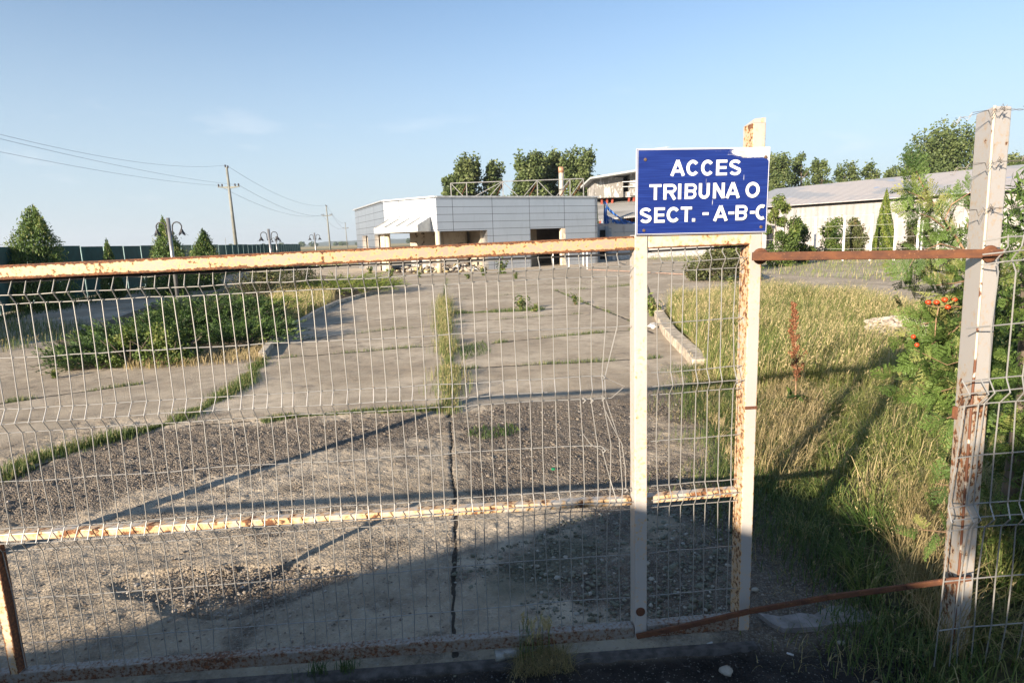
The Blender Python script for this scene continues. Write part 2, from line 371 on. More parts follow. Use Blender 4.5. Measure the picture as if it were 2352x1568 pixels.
D_MASKS = [px((-500, 1110), (0, 1105), (300, 985), (640, 962), (1000, 945), (1035, 990), (900, 1035), (700, 1045), (560, 1095), (300, 1140), (150, 1185), (-500, 1260)),
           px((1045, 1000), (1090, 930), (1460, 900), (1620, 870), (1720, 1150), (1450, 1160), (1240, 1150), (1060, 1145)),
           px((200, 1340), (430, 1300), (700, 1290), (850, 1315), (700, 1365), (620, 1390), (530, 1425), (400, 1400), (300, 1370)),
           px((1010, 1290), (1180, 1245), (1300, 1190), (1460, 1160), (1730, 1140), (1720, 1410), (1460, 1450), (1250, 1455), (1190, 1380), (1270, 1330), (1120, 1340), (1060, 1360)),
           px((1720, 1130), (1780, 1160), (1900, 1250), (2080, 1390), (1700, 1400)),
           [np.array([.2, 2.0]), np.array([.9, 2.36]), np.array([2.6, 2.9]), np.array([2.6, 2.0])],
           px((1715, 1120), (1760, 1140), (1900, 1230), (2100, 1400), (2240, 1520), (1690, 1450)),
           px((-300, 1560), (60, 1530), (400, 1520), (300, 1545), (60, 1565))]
P_MASKS = [px((1320, 1230), (1450, 1210), (1430, 1260), (1290, 1275)), px((1250, 1090), (1340, 1090), (1320, 1130), (1240, 1120)), px((1480, 940), (1620, 1000), (1640, 1080), (1540, 1060)),
           px((1150, 1380), (1330, 1350), (1300, 1420), (1160, 1430)), px((1480, 1190), (1600, 1180), (1580, 1260), (1490, 1260))]
WET = px((1110, 1320), (1240, 1245), (1360, 1215), (1400, 1260), (1280, 1330), (1240, 1380), (1060, 1390))
J_CRACK = px((1035, 965), (1038, 1100), (1049, 1200), (1042, 1300), (1040, 1500))
JOINTS = [px((1025, 640), (1018, 690), (1022, 760), (1030, 830), (1036, 880), (1032, 955)), px((440, 975), (660, 957), (830, 945), (1030, 938)),
          px((-300, 1230), (0, 1105), (200, 1022), (409, 966), (553, 889), (602, 822)), px((1038, 719), (1200, 714), (1320, 706)), px((1276, 666), (1330, 690), (1452, 737), (1500, 765)),
          px((1038, 741), (1348, 719)), px((1130, 788), (1186, 781), (1452, 757), (1500, 752)), px((1044, 847), (1200, 838), (1452, 825), (1520, 820)),
          px((690, 780), (909, 755), (1012, 747)), px((640, 822), (786, 810), (1012, 792)), px((1053, 687), (1265, 668), (1500, 652)), px((1100, 662), (1330, 650), (1500, 640)), px((1326, 665), (1480, 653)),
          px((0, 925), (140, 905), (330, 880)), px((760, 745), (1000, 722)), px((1500, 690), (1480, 640), (1460, 618)), px((960, 700), (1010, 697))]
def seg_dist(X, Y, poly):
    D = np.full(X.shape, 1e9)
    for (x0, y0), (x1, y1) in zip([p[:2] for p in poly[:-1]], [p[:2] for p in poly[1:]]):
        dx, dy = x1 - x0, y1 - y0; t = np.clip(((X - x0) * dx + (Y - y0) * dy) / (dx * dx + dy * dy + 1e-9), 0, 1)
        D = np.minimum(D, np.hypot(X - x0 - t * dx, Y - y0 - t * dy))
    return D
def blur(A, k):
    for _ in range(3):
        for ax in (0, 1):
            c = np.cumsum(np.concatenate([np.repeat(np.take(A, [0], ax), k + 1, ax), A, np.repeat(np.take(A, [-1], ax), k, ax)], ax), ax)
            n = A.shape[ax]; A = (np.take(c, range(2 * k + 1, 2 * k + 1 + n), ax) - np.take(c, range(0, n), ax)) / (2 * k + 1)
    return A
_r = np.random.default_rng(5); _lat = _r.random((7, 64, 64))
def vnoise(X, Y, s, k=0):
    x, y = X * s, Y * s; i, j = np.floor(x).astype(int), np.floor(y).astype(int); u, v = x - i, y - j; u = u * u * (3 - 2 * u); v = v * v * (3 - 2 * v); L = _lat[k]
    g = lambda a, b: L[(i + a) % 64, (j + b) % 64]
    return (g(0, 0) * (1 - u) + g(1, 0) * u) * (1 - v) + (g(0, 1) * (1 - u) + g(1, 1) * u) * v
def fbm(X, Y, s, o=4): return sum(vnoise(X, Y, s * 2 ** k, k) * .5 ** k for k in range(o)) / sum(.5 ** k for k in range(o))
def ground_patch(name, x0, x1, y0, y1, st, near):
    xs = np.arange(x0, x1 + st / 2, st); ys = np.arange(y0, y1 + st / 2, st); X, Y = np.meshgrid(xs, ys); d = np.zeros(X.shape)
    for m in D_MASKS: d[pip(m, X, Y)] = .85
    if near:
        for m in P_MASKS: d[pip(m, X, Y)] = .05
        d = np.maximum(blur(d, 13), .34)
    else: d = np.maximum(blur(d, 3), .25 * (fbm(X, Y, .5) > .58))
    kj = np.zeros(X.shape)
    for j in JOINTS: kj = np.maximum(kj, np.clip(1.15 - seg_dist(X + .03 * (vnoise(X, Y, 9) - .5), Y + .03 * (vnoise(X, Y, 9, 2) - .5), j) / (.035 if near else .05), 0, 1))
    wob = .05 * (fbm(X, Y, 3.5) - .5); jc = seg_dist(X + wob, Y, J_CRACK); wd_ = .007 + .03 * np.clip(fbm(X, Y, 5.4) - .42, 0, 1)
    ck = np.clip(1.6 - jc / wd_, 0, 1); kj = np.maximum(kj, ck)
    wet = blur(pip(WET, X, Y).astype(float), 8) if near else np.zeros(X.shape)
    gl = (X - G0[0]) * GN[0] + (Y - G0[1]) * GN[1]; rp_ = px((1735, 1446), (1760, 1405), (1990, 1385), (2110, 1400), (2300, 1500))
    tar = np.clip(.5 - (gl + .035 + .02 * (fbm(X, Y, 4) - .5)) / .03, 0, 1) * (X < .98) + (X >= .98) * np.clip(.5 - (Y - 2.36 - .35 * (fbm(X, Y, 2.2) - .5)) / .12, 0, 1) if near else np.zeros(X.shape)
    if near: tar = blur(tar, 1)
    rough = fbm(X, Y, 7) - .5; fine = fbm(X, Y, 26, 3) - .5
    Z = .012 * (fbm(X, Y, 1.1) - .5) + d * (-.014 + .016 * rough) + (.015 if near else .008) * fine * (.75 + d) - .012 * kj + (.012 if near else .010) * rough + .008 * (fbm(X, Y, 13, 2) - .5) * (1.0 if near else .5)
    if near:   # the deep broken edge of the slab in the left hollow
        h = blur(pip(D_MASKS[2], X, Y).astype(float), 4); Z -= .024 * np.clip((h - .45 + rough * .9) * 7, 0, 1)
    Z -= .012 * tar; e = np.minimum(np.minimum(X - x0, x1 - X), np.minimum(Y - y0, y1 - Y)); Z *= np.clip(e / .15, 0, 1)
    ny, nx = X.shape; I = np.arange(ny * nx).reshape(ny, nx)
    F = np.stack([I[:-1, :-1], I[:-1, 1:], I[1:, 1:], I[1:, :-1]], -1).reshape(-1, 4)
    me = np_mesh(name, np.stack([X, Y, Z], -1).reshape(-1, 3), F, attrs={'dirt': d.ravel(), 'crack': kj.ravel(), 'wet': wet.ravel(), 'tar': tar.ravel()}, smooth=True)
    tag(link(name, me, M_PAVE), kind='structure')
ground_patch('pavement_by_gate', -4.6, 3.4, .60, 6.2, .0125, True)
ground_patch('pavement_slabs', -10, 9, 6.2, 24, .045, False)
sheet('asphalt_road', SQ(-40, 30, -30, .62), -0.02, M_ASPH)
sheet('asphalt_verge', SQ(-40, -4.99, .6, 3.0), -0.02, M_ASPH)
# concrete sill under the gate track and the loose slab right of the gate
mb = MB(); mb.hexa([GW(-3.2, -.03, -.07), GW(.97, -.03, -.05), GW(.97, -.03, -.012), GW(-3.2, -.03, -.012)], [GW(-3.2, .008, -.05), GW(.97, .008, -.05), GW(.97, .004, -.012), GW(-3.2, .004, -.012)])
tag(mb.build('gate_sill', plain('sill_concrete', (.10, .092, .088), .95, var=.5, scale=25, bump=1.0)), kind='structure')
mb = MB(); sl = px((1742, 1408), (1790, 1416), (1838, 1408), (1870, 1412), (1905, 1392), (1950, 1390), (1972, 1402), (1990, 1400), (2018, 1420), (1990, 1428), (1925, 1431), (1880, 1440), (1800, 1444), (1775, 1434)); mb.prism(sl, -.02, .004)
tag(mb.build('broken_slab', M_SLAB), 'flat broken piece of pale concrete lying on the dark ground right of the gate', 'concrete slab')

rng = np.random.default_rng(11)
# pebbles
ico_v, ico_f = None, None
def ico():
    p = (1 + 5 ** .5) / 2; V = np.array([(-1, p, 0), (1, p, 0), (-1, -p, 0), (1, -p, 0), (0, -1, p), (0, 1, p), (0, -1, -p), (0, 1, -p), (p, 0, -1), (p, 0, 1), (-p, 0, -1), (-p, 0, 1)], float); V /= np.linalg.norm(V[0])
    F = [(0, 11, 5), (0, 5, 1), (0, 1, 7), (0, 7, 10), (0, 10, 11), (1, 5, 9), (5, 11, 4), (11, 10, 2), (10, 7, 6), (7, 1, 8), (3, 9, 4), (3, 4, 2), (3, 2, 6), (3, 6, 8), (3, 8, 9), (4, 9, 5), (2, 4, 11), (6, 2, 10), (8, 6, 7), (9, 8, 1)]
    V = list(map(tuple, V)); cache = {}; out = []
    def mid(a, b):
        k = (min(a, b), max(a, b))
        if k not in cache:
            m = np.array(V[a]) + np.array(V[b]); m /= np.linalg.norm(m); V.append(tuple(m)); cache[k] = len(V) - 1
        return cache[k]
    for a, b, c in F:
        x, y, z = mid(a, b), mid(b, c), mid(c, a); out += [(a, x, z), (b, y, x), (c, z, y), (x, y, z)]
    return np.array(V), np.array(out)
IV, IF = ico()
def pebbles(name, P, S, mat, z=0.0, flat=.5, label=None):
    n = len(P); a = rng.random(n) * 6.283; sc3 = np.stack([S, S * rng.uniform(.6, .95, n), S * flat * rng.uniform(.6, 1.1, n)], 1)
    V = IV[None] * (1 + .16 * rng.normal(size=(n, len(IV), 1))) * sc3[:, None, :] * .5
    x = V[..., 0] * np.cos(a)[:, None] - V[..., 1] * np.sin(a)[:, None]; y = V[..., 0] * np.sin(a)[:, None] + V[..., 1] * np.cos(a)[:, None]
    V = np.stack([x + P[:, 0:1], y + P[:, 1:2], V[..., 2] + (P[:, 2:3] if P.shape[1] > 2 else z) + sc3[:, 2:3] * .2], -1).reshape(-1, 3)
    F = (IF[None] + (np.arange(n) * len(IV))[:, None, None]).reshape(-1, 3)
    o = link(name, np_mesh(name, V, F, tint=np.repeat(rng.random(n), len(IV)), smooth=True), mat); return tag(o, label, kind='stuff')
def pebm(name, cols):
    t = NT(name); tn = t.attr('tint'); c = t.mix(t.ramp(tn, .2, .45), cols[0], cols[1]); c = t.mix(t.ramp(tn, .78, .98, 0, .8), c, cols[2])
    c = t.mix(t.math('MULTIPLY', t.noise(70, 4), .6), c, (.10, .085, .07)); return t.done(c, .85)
M_PEB = pebm('river_pebbles', [(.17, .13, .10), (.27, .225, .175), (.50, .46, .41)]); M_PEBD = pebm('greenish_pebbles', [(.10, .11, .07), (.20, .20, .14), (.50, .47, .41)])
M_WHITE = pebm('pale_gravel', [(.42, .33, .25), (.60, .52, .42), (.75, .68, .58)])
P = np.concatenate([sample(rng, m, n) for m, n in zip(D_MASKS[:3] + D_MASKS[4:5], (5200, 4600, 900, 260))]); k = (P[:, 1] > 2.3) & (P[:, 0] > -4.5)
P = P[k]; S = np.clip(rng.lognormal(math.log(.0105), .42, len(P)), .006, .034); pebbles('gravel', P, S, M_PEB, z=-.012, label='small brown and grey stones worn out of the broken concrete')
P = sample(rng, D_MASKS[3], 2600); P = P[P[:, 1] > 2.3]; S = np.clip(rng.lognormal(math.log(.015), .42, len(P)), .008, .042); pebbles('river_gravel', P, S, M_PEBD, z=-.010, label='rounded greenish river pebbles in the shade behind the gate')
P = sample(rng, px((-200, 1240), (400, 1060), (1040, 1050), (1040, 1440), (60, 1530)), 2600); pebbles('fine_gravel', P, np.clip(rng.lognormal(math.log(.0085), .4, len(P)), .005, .022), M_PEB, z=-.004)
P = sample(rng, [(-2.5, .9), (2.6, .9), (2.2, 2.3), (-2.5, 2.15)], 420); pebbles('apron_gravel', P, np.clip(rng.lognormal(math.log(.010), .5, len(P)), .005, .034), M_PEBD, z=-.010)
mb_p = px((1985, 780), (2020, 760), (2110, 762), (2150, 790), (2150, 850), (2090, 858), (2020, 868), (1990, 830)); P = sample(rng, mb_p, 1500)
cx = P.mean(0); rr = np.hypot((P[:, 0] - cx[0]) / 1.0, (P[:, 1] - cx[1]) / 1.6); P = np.concatenate([P, (np.clip(1 - rr, 0, 1) ** .7 * .46)[:, None]], 1)
pebbles('pale_rubble', P, rng.uniform(.03, .10, len(P)), M_WHITE, label='heap of pale stony rubble lying in the meadow grass', flat=.45)
mb = MB(); c3 = [(p[0], p[1]) for p in mb_p]; ctr = (float(cx[0]), float(cx[1])); n_ = len(c3)
mb.add([(x, y, 0) for x, y in c3] + [((x + ctr[0]) / 2, (y + ctr[1]) / 2, .30) for x, y in c3] + [(*ctr, .44)], [(i, (i + 1) % n_, n_ + (i + 1) % n_, n_ + i) for i in range(n_)] + [(n_ + i, n_ + (i + 1) % n_, 2 * n_) for i in range(n_)])
tag(mb.build('rubble_mound', plain('pale_rubble_earth', (.42, .34, .26), .95, var=.5, scale=18, bump=1.0), smooth=True), kind='structure')
# single larger stones on the dark apron, cigarette ends and scraps
for i, (u, v, s_, lb) in enumerate([(2240, 1556, .055, 0), (1665, 1545, .038, 0), (2190, 1472, .024, 0), (1932, 1477, .030, 0), (1950, 1448, .026, 0), (1735, 1355, .034, 0), (1545, 1238, .032, 0)][:7]):
    lbl = ['largest pale stone on the dark asphalt at the bottom right corner', 'rounded pale stone lying on the dark asphalt right of the dry grass tuft', 'small pale stone on the dark asphalt near the base of the rusty end post', 'small grey stone on the dark asphalt below the broken concrete slab', 'small grey stone just beside the front edge of the broken concrete slab', 'white pebble on the ground right beside the foot of the gate end upright', 'white pebble in the shade right of the inner gate upright'][i]
    u2 = u if i else 1665; v2 = v if i else 1543
    if i == 0: u2, v2 = 1668, 1543
    if i == 1: u2, v2 = 1932, 1412; 
    p = G(u2, v2); t_ = IV * (1 + .10 * rng.normal(size=(len(IV), 1))) * np.array([.5, .4, .28]) * s_ + np.array([p[0], p[1], s_ * .12])
    tag(link('stone', np_mesh('stone', t_, IF, tint=np.full(len(IV), .95), smooth=True), M_PEBD), lbl if i > 1 else ['pale rounded stone lying on the dark asphalt at the bottom edge, the largest there', 'grey stone lying on top of the broken concrete slab'][i], 'stone', 'loose stones around the gate')
M_PAPER = plain('white_paper', (.55, .54, .52), .8, var=.1)
for u, v, a, lb in [(1630, 1477, .4, 'white cigarette end below the rusty bar at the right gate corner'), (1815, 1502, -.6, 'white cigarette end on dark asphalt in front of the broken slab'), (2128, 1507, -.25, 'white cigarette end nearest the grass on the right of the asphalt')]:
    p = G(u, v); mb = MB(); d = Vector((math.cos(a), math.sin(a), 0)) * .013; q = Vector((p[0], p[1], .002)); mb.tube([q - d, q + d], .0038, 8)
    tag(mb.build('cigarette_end', M_PAPER), lb, 'cigarette end', 'cigarette ends on the asphalt')
p = G(1452, 752); mb = MB(); V = IV * np.array([.08, .05, .055]) * (1 + .3 * rng.normal(size=(len(IV), 1)))
tag(link('plastic_bag', np_mesh('plastic_bag', V + np.array([G(1499, 754)[0], G(1499, 754)[1], .05]), IF), M_PAPER), 'crumpled white plastic bag lying beside the end of the meadow kerb', 'bag')
p = G(1271, 1078); mb = MB(); mb.lathe((p[0], p[1], 0), [(.014, 0), (.015, .004), (.015, .010), (.012, .012)], 16)
tag(mb.build('bottle_cap', plain('green_plastic', (.01, .25, .09), .4), smooth=False), 'small green plastic bottle cap on the gravel behind the gate', 'bottle cap')
# broken grey pipe end under the bottom rail
p, q = G(1138, 1516), G(1192, 1508); mb = MB(); ax = (Vector(q) - Vector(p)); ax.normalize(); P0 = Vector((p[0], p[1], .022))
mb.lathe(P0, [(.019, 0), (.022, 0), (.022, .035), (.019, .037), (.019, .09), (.012, .10)], 18, ax=(ax.x, ax.y, 0)); mb.beam(P0 + ax * .09, P0 + ax * .26 + Vector((0, .02, 0)), .022, .006)
tag(mb.build('broken_pipe', plain('grey_plastic', (.33, .33, .31), .5, var=.3, scale=40)), 'broken grey plastic pipe end lying under the bottom rail of the gate', 'pipe')
# hose / cord on the far pavement
pts = [G(u, v, .03) for u, v in ((1351, 619), (1420, 622), (1500, 626), (1588, 631), (1640, 632))]; mb = MB(); mb.tube(pts, .018, 6)
tag(mb.build('hose', plain('faded_hose', (.38, .25, .19), .6)), 'thin faded orange hose lying across the pavement near the white building', 'hose')

# ------------------------------------------------------------------ the gate
def gframe(s0, s1, z0, z1, d0, d1):
    b = [GW(s0, z0, d0), GW(s1, z0, d0), GW(s1, z0, d1), GW(s0, z0, d1)]; t = [GW(s0, z1, d0), GW(s1, z1, d0), GW(s1, z1, d1), GW(s0, z1, d1)]; return b, t
def bar_part(name, p, q, w, h, mat, parent, bevel=.003, label=None, roll=None):
    """square tube from p to q with its own local axes (X along, Z up, Y across) so rust gathers along its edges"""
    p, q = Vector(p), Vector(q); L = (q - p).length; mb = MB(); mb.box((0, 0, 0), (L, w, h)); o = mb.build(name, mat, None, bevel=bevel)
    x = (q - p).normalized(); y = Vector(GN); y = (y - x * y.dot(x)).normalized(); z = x.cross(y)
    R = Matrix((x, y, z)).transposed().to_4x4(); R.translation = (p + q) / 2
    o.parent = parent; o.matrix_parent_inverse = Matrix.Identity(4); o.matrix_basis = Matrix.Translation(-Vector(parent.location)) @ R
    if label: o['label'] = label
    return o
def post_part(name, s, z0, z1, w, dep, mat, parent, d0=0.0, lean=0.0, bevel=.003):
    """upright square tube; local Z is its height"""
    mb = MB(); mb.box((0, 0, (z1 - z0) / 2), (w, dep, z1 - z0)); o = mb.build(name, mat, None, bevel=bevel)
    R = Matrix.Rotation(GA, 4, 'Z') @ Matrix.Rotation(lean, 4, 'Y'); R.translation = Vector(GW(s, z0, d0 + dep / 2))
    o.parent = parent; o.matrix_parent_inverse = Matrix.Identity(4); o.matrix_basis = Matrix.Translation(-Vector(parent.location)) @ R
    return o
gate = empty('metal_gate', GW(.48, .0), 'long low cream painted metal gate with wire mesh and rusty rails across the entrance', 'gate')
ZT = 1.668
r1 = bar_part('top_rail', GW(-4.0, ZT - .048, .03), GW(.470, ZT + .0, .03), .06, .052, M_RAIL, gate, label='orange rusted top rail')
r2 = bar_part('top_rail', GW(.522, ZT + .004, .03), GW(.921, ZT + .005, .03), .058, .054, M_RAIL2, gate)
bar_part('bottom_rail', GW(-4.0, .038, .022), GW(.466, .070, .022), .044, .052, M_LOW, gate, label='rusty bottom rail')
bar_part('bottom_rail', GW(.522, .070, .022), GW(.906, .078, .022), .044, .056, M_LOW, gate)
bar_part('middle_rail', GW(-4.0, .628, .062), GW(.466, .628, .062), .04, .030, M_MID, gate)
bar_part('middle_rail', GW(.522, .630, .062), GW(.906, .640, .062), .04, .030, M_MID, gate)
post_part('upright', .494, .045, 1.697, .050, .075, M_POST, gate)
post_part('upright', .932, .045, 2.085, .048, .085, M_POSTR, gate)
post_part('upright', -2.010, .068, .607, .036, .045, M_LEFT, gate)
post_part('upright', -4.02, .0, 1.68, .08, .08, M_POST, gate)
# slanted torn cap on the end upright
mb = MB(); mb.hexa([GW(.909, 2.085, .001), GW(.955, 2.085, .001), GW(.955, 2.085, .084), GW(.909, 2.085, .084)], [GW(.914, 2.10, .001), GW(.955, 2.103, .001), GW(.955, 2.094, .084), GW(.911, 2.088, .084)]); mb.build('upright_tip', M_POST, gate)
# hinge lug, weld bead and small bracket on the end upright
mb = MB(); mb.box(GW(.960, 1.03, .04), (.014, .05, .030), GA); mb.build('bracket', M_RUST, gate, bevel=.002)
mb = MB(); mb.box(GW(.932, 1.012, -.002), (.050, .006, .012), GA); mb.build('weld_bead', M_RUST, gate, bevel=.002)
mb = MB(); mb.lathe(GW(.492, .165, -.0005), [(.019, 0), (.019, .004), (.014, .006)], 16, ax=tuple(-GN)); mb.build('bolt_head', M_RUST, gate)
# wire mesh panels with three V folds
LV = [(1.645, 0), (1.625, 0), (1.586, -.03), (1.546, 0), (1.352, 0), (1.160, 0), (1.112, -.03), (1.070, 0), (.880, 0), (.690, 0), (.645, -.03), (.598, 0), (.398, 0), (.205, 0), (.078, -.006)]
HZ = [(1.625, 0), (1.582, -.027), (1.546, 0), (1.352, 0), (1.160, 0), (1.112, -.027), (1.070, 0), (.880, 0), (.690, 0), (.642, -.027), (.598, 0), (.398, 0), (.205, 0)]
DZ = .028; WR = .0020
def mesh_panel(s0, s1, seed, damage=False, dzf=lambda s: 0.0):
    r = np.random.default_rng(seed); mb = MB(); s = s0; ss = []
    while s < s1: ss.append(s); s += .05
    warp = lambda s, z: .006 * math.sin(s * 2.1 + z * 3) + .004 * math.sin(s * 5.3 + 1)
    for i, s in enumerate(ss):
        j = r.normal(0, .0022, len(LV)); b = np.cumsum(r.normal(0, .0010, len(LV)))
        pts = []
        for k, (z, d) in enumerate(LV):
            z2 = z + dzf(s) * (1 if 2 <= k <= 13 else 0); sx_ = s + j[k] + b[k] + warp(s, z) * .5
            if damage and .24 < s < .47 and .60 < z < 1.36:
                q = (s - .24) / .23; sx_ += {1.352: 0, 1.160: -.020 * q, 1.112: -.030 * q, 1.070: -.022 * q, .880: .034 * q, .690: .012, .645: 0}.get(z, 0); 
            pts.append(GW(sx_, z2, DZ + d + warp(s, z)))
        if damage and s > .40:
            if s > .445: mb.tube(pts[1:5], WR, 6); mb.tube([pts[4 + 7] + np.array([0, 0, .1])] + list(pts[11:]), WR, 6); continue
            pts[5] = GW(s - .055, 1.155, DZ); pts[6] = GW(s - .060, 1.11, DZ - .03); pts[7] = GW(s - .050, 1.06, DZ); pts[8] = GW(s - .0, .90, DZ); 
        mb.tube(pts, WR, 6)
    for z, d in HZ:
        e = s1 - .003
        if damage and z in (1.160, 1.112): e = .36 if z == 1.160 else .13
        xs = np.arange(s0 - .03, e, .10).tolist() + [e]
        pts = [GW(x, z + dzf(x) + r.normal(0, .0016), DZ + d + .005 + warp(x, z)) for x in xs]
        if damage and z == .880: pts[-2:] = [GW(.34, .876, DZ), GW(.372, .858, DZ)]
        if damage and z == 1.070: pts[-1] = GW(.44, 1.10, DZ + .04)
        mb.tube(pts, WR, 6)
    if damage:
        mb.tube([GW(.352, 1.158, DZ), GW(.40, 1.13, DZ + .02), GW(.446, 1.105, DZ + .04)], WR, 6)
        mb.tube([GW(.352, 1.04, DZ), GW(.385, .96, DZ - .005), GW(.425, .88, DZ), GW(.438, .78, DZ), GW(.440, .69, DZ)], WR, 6)
        mb.tube([GW(.270, .93, DZ), GW(.30, .885, DZ), GW(.345, .86, DZ), GW(.375, .74, DZ), GW(.395, .66, DZ - .02)], WR, 6)
        for s_, z_ in ((.352, 1.158), (.35, 1.075), (.305, 1.068), (.275, 1.07), (.352, .862), (.44, .69)): mb.tube([GW(s_ - .006, z_ + .008, DZ - .006), GW(s_ + .005, z_, DZ - .012), GW(s_ - .004, z_ - .012, DZ - .004)], .003, 5)
    return mb.build('wire_mesh', M_WIRE, gate)
s0_ = GP(799.7, 600)[0]
mesh_panel(s0_ - 66 * .05, .462, 3, True, lambda s: (s - .2) * .009)
mesh_panel(GP(1517.8, 568)[0], .905, 4, False, lambda s: (s - .5) * .03 + .004)
mb = MB(); mb.tube([GW(-4.0, 1.602, .03), GW(.46, 1.628, .03)], .0042, 6); mb.tube([GW(.53, 1.634, .03), GW(.90, 1.64, .03)], .0042, 6); mb.build('edge_rod', M_BLACK, gate)

# ------------------------------------------------------------------ the sign
def sign():
    sw, sh = .497, .309; root = empty('access_sign', GW(.720, 1.846, -.012), 'blue rectangular sign with white lettering ACCES TRIBUNA O SECT. A-B-C screwed above the gate', 'sign')
    M4 = Matrix.Rotation(GA, 4, 'Z') @ Matrix.Rotation(.013, 4, 'Y')
    def put(o): o.parent = root; o.matrix_parent_inverse = Matrix.Identity(4); o.matrix_basis = M4
    t = NT('sign_blue_vinyl'); co = t.xyz(); lines = t.noise(1.0, 3, vec=None, stretch=(6, 1, 420)); vert = t.noise(1.0, 3, stretch=(150, 1, 8)); n = t.noise(9, 6, stretch=(1, 1, 3.5)); fine = t.noise(60, 5, .7, stretch=(1, 1, 4))
    blue = t.mix(t.ramp(lines, .46, .62), (.005, .018, .135), (.012, .034, .20))
    top = t.ramp(co[2], sh / 2 - .075, sh / 2 - .004); rgt = t.ramp(co[0], -.05, sw / 2 - .02, .25, 1); edge = t.ramp(co[0], sw / 2 - .018, sw / 2 - .002)
    w = t.math('ADD', t.math('MULTIPLY', t.math('MULTIPLY', top, rgt), .46), t.math('MULTIPLY', edge, .22))
    corner = t.math('MULTIPLY', t.ramp(co[0], .09, .17), t.ramp(co[2], sh / 2 - .045, sh / 2 - .012)); w = t.math('ADD', w, t.math('MULTIPLY', corner, .5))
    sc_ = t.math('ADD', t.math('ADD', t.math('MULTIPLY', fine, .55), t.math('MULTIPLY', n, .35)), w)
    worn = t.ramp(t.math('ADD', sc_, t.math('MULTIPLY', t.math('SUBTRACT', lines, .5), .35)), .735, .80)
    scr = t.math('MULTIPLY', t.ramp(vert, .70, .73), t.ramp(t.noise(7, 2), .40, .55)); worn = t.math('MAXIMUM', worn, t.math('MULTIPLY', scr, .8))
    c = t.mix(worn, blue, t.mix(t.ramp(n, .4, .6), (.60, .60, .62), (.45, .42, .37)))
    mb_ = t.done(c, .38)
    m = MB(); m.box((0, .004, 0), (sw, .006, sh)); o = m.build('backing_plate', plain('sign_white_plate', (.62, .60, .57), .5, var=.15), None, bevel=.001); put(o)
    m = MB(); m.box((0, -.0005, 0), (sw - .005, .003, sh - .005)); o = m.build('panel', mb_, None); put(o)
    m = MB(); e = .0014; a, b = sw / 2 - .0050, sh / 2 - .0050
    for c0, s_ in (((0, -.0026, b), (2 * a, .001, e)), ((0, -.0026, -b), (2 * a, .001, e)), ((-a, -.0026, 0), (e, .001, 2 * b - e)), ((a, -.0026, 0), (e, .001, 2 * b - e))): m.box(c0, s_)
    Z0 = [-.0022]; m2 = MB(); SW = 25.5 / 1093 * sw
    def X(zx): return (zx - 245) / 1093 * sw - sw / 2
    def Zy(zy, zx): tp = 408 + (zx - 245) / 1093 * -6; return sh / 2 - (zy - tp) / 702 * sh
    def stroke(pts, w=SW, closed=False):
        pts = [np.array(p, float) for p in pts]; n = len(pts); L = []; R = []
        for i, p in enumerate(pts):
            if closed: a, b = pts[i - 1], pts[(i + 1) % n]
            else: a, b = pts[max(i - 1, 0)], pts[min(i + 1, n - 1)]
            t0 = p - a; t1 = b - p; t0 = t0 / (np.linalg.norm(t0) or 1) if np.linalg.norm(t0) > 1e-9 else t1 / np.linalg.norm(t1); t1 = t1 / np.linalg.norm(t1) if np.linalg.norm(t1) > 1e-9 else t0
            tt = t0 + t1; tt /= np.linalg.norm(tt); nn = np.array([-tt[1], tt[0]]); k = 1 / max(.5, float(nn.dot(np.array([-t0[1], t0[0]])))); L.append(p + nn * w / 2 * k); R.append(p - nn * w / 2 * k)
        Z0[0] -= .00012; y = Z0[0]; V = [(q[0], y, q[1]) for q in L] + [(q[0], y, q[1]) for q in R]
        m2.add(V, [(i, (i + 1) % n, n + (i + 1) % n, n + i) for i in range(n if closed else n - 1)])
    def arc(cx, cz, rx, rz, a0, a1, k=18): return [(cx + rx * math.cos(math.radians(a0 + (a1 - a0) * i / k)), cz + rz * math.sin(math.radians(a0 + (a1 - a0) * i / k))) for i in range(k + 1)]
    def letter(ch, x0, x1, y0, y1):
        xm = (x0 + x1) / 2; l, r = X(x0), X(x1); t, b = Zy(y0, xm), Zy(y1, xm); h = SW / 2; W = r - l; H = t - b; cx, cz = (l + r) / 2, (t + b) / 2
        if ch == 'A':
            stroke([(l + h * .95, b), (cx, t)], SW); stroke([(r - h * .95, b), (cx, t)], SW); stroke([(l + W * .22, b + H * .30), (r - W * .22, b + H * .30)], SW * .82)
        elif ch == 'C': stroke(arc(cx, cz, W / 2 - h, H / 2 - h * .9, 38, 322, 30))
        elif ch == 'c': stroke(arc(cx + W * .06, cz, W / 2 - h * .6, H / 2 - h * .9, 62, 298, 30))
        elif ch == 'O': stroke(arc(cx, cz, W / 2 - h, H / 2 - h * .9, 0, 350, 35)[:36], closed=True)
        elif ch == 'E':
            stroke([(l + h, b), (l + h, t)]); 
            for z in (t - h * .85, cz, b + h * .85): stroke([(l + h, z), (r - (W * .06 if z == cz else 0), z)], SW * .84)
        elif ch == 'T': stroke([(l, t - h * .85), (r, t - h * .85)], SW * .85); stroke([(cx, b), (cx, t - h)])
        elif ch == 'I': stroke([(cx, b), (cx, t)], SW)
        elif ch == 'N': stroke([(l + h, b), (l + h, t)]); stroke([(r - h, b), (r - h, t)]); stroke([(l + h * 1.0, t - h * .3), (r - h * 1.0, b + h * .3)], SW * .95)
        elif ch == 'U': stroke([(l + h, t), (l + h, cz - H * .1)] + arc(cx, b + H * .36, W / 2 - h, H * .36 - h * .9, 180, 360, 16) + [(r - h, cz - H * .1), (r - h, t)])
        elif ch in 'RB':
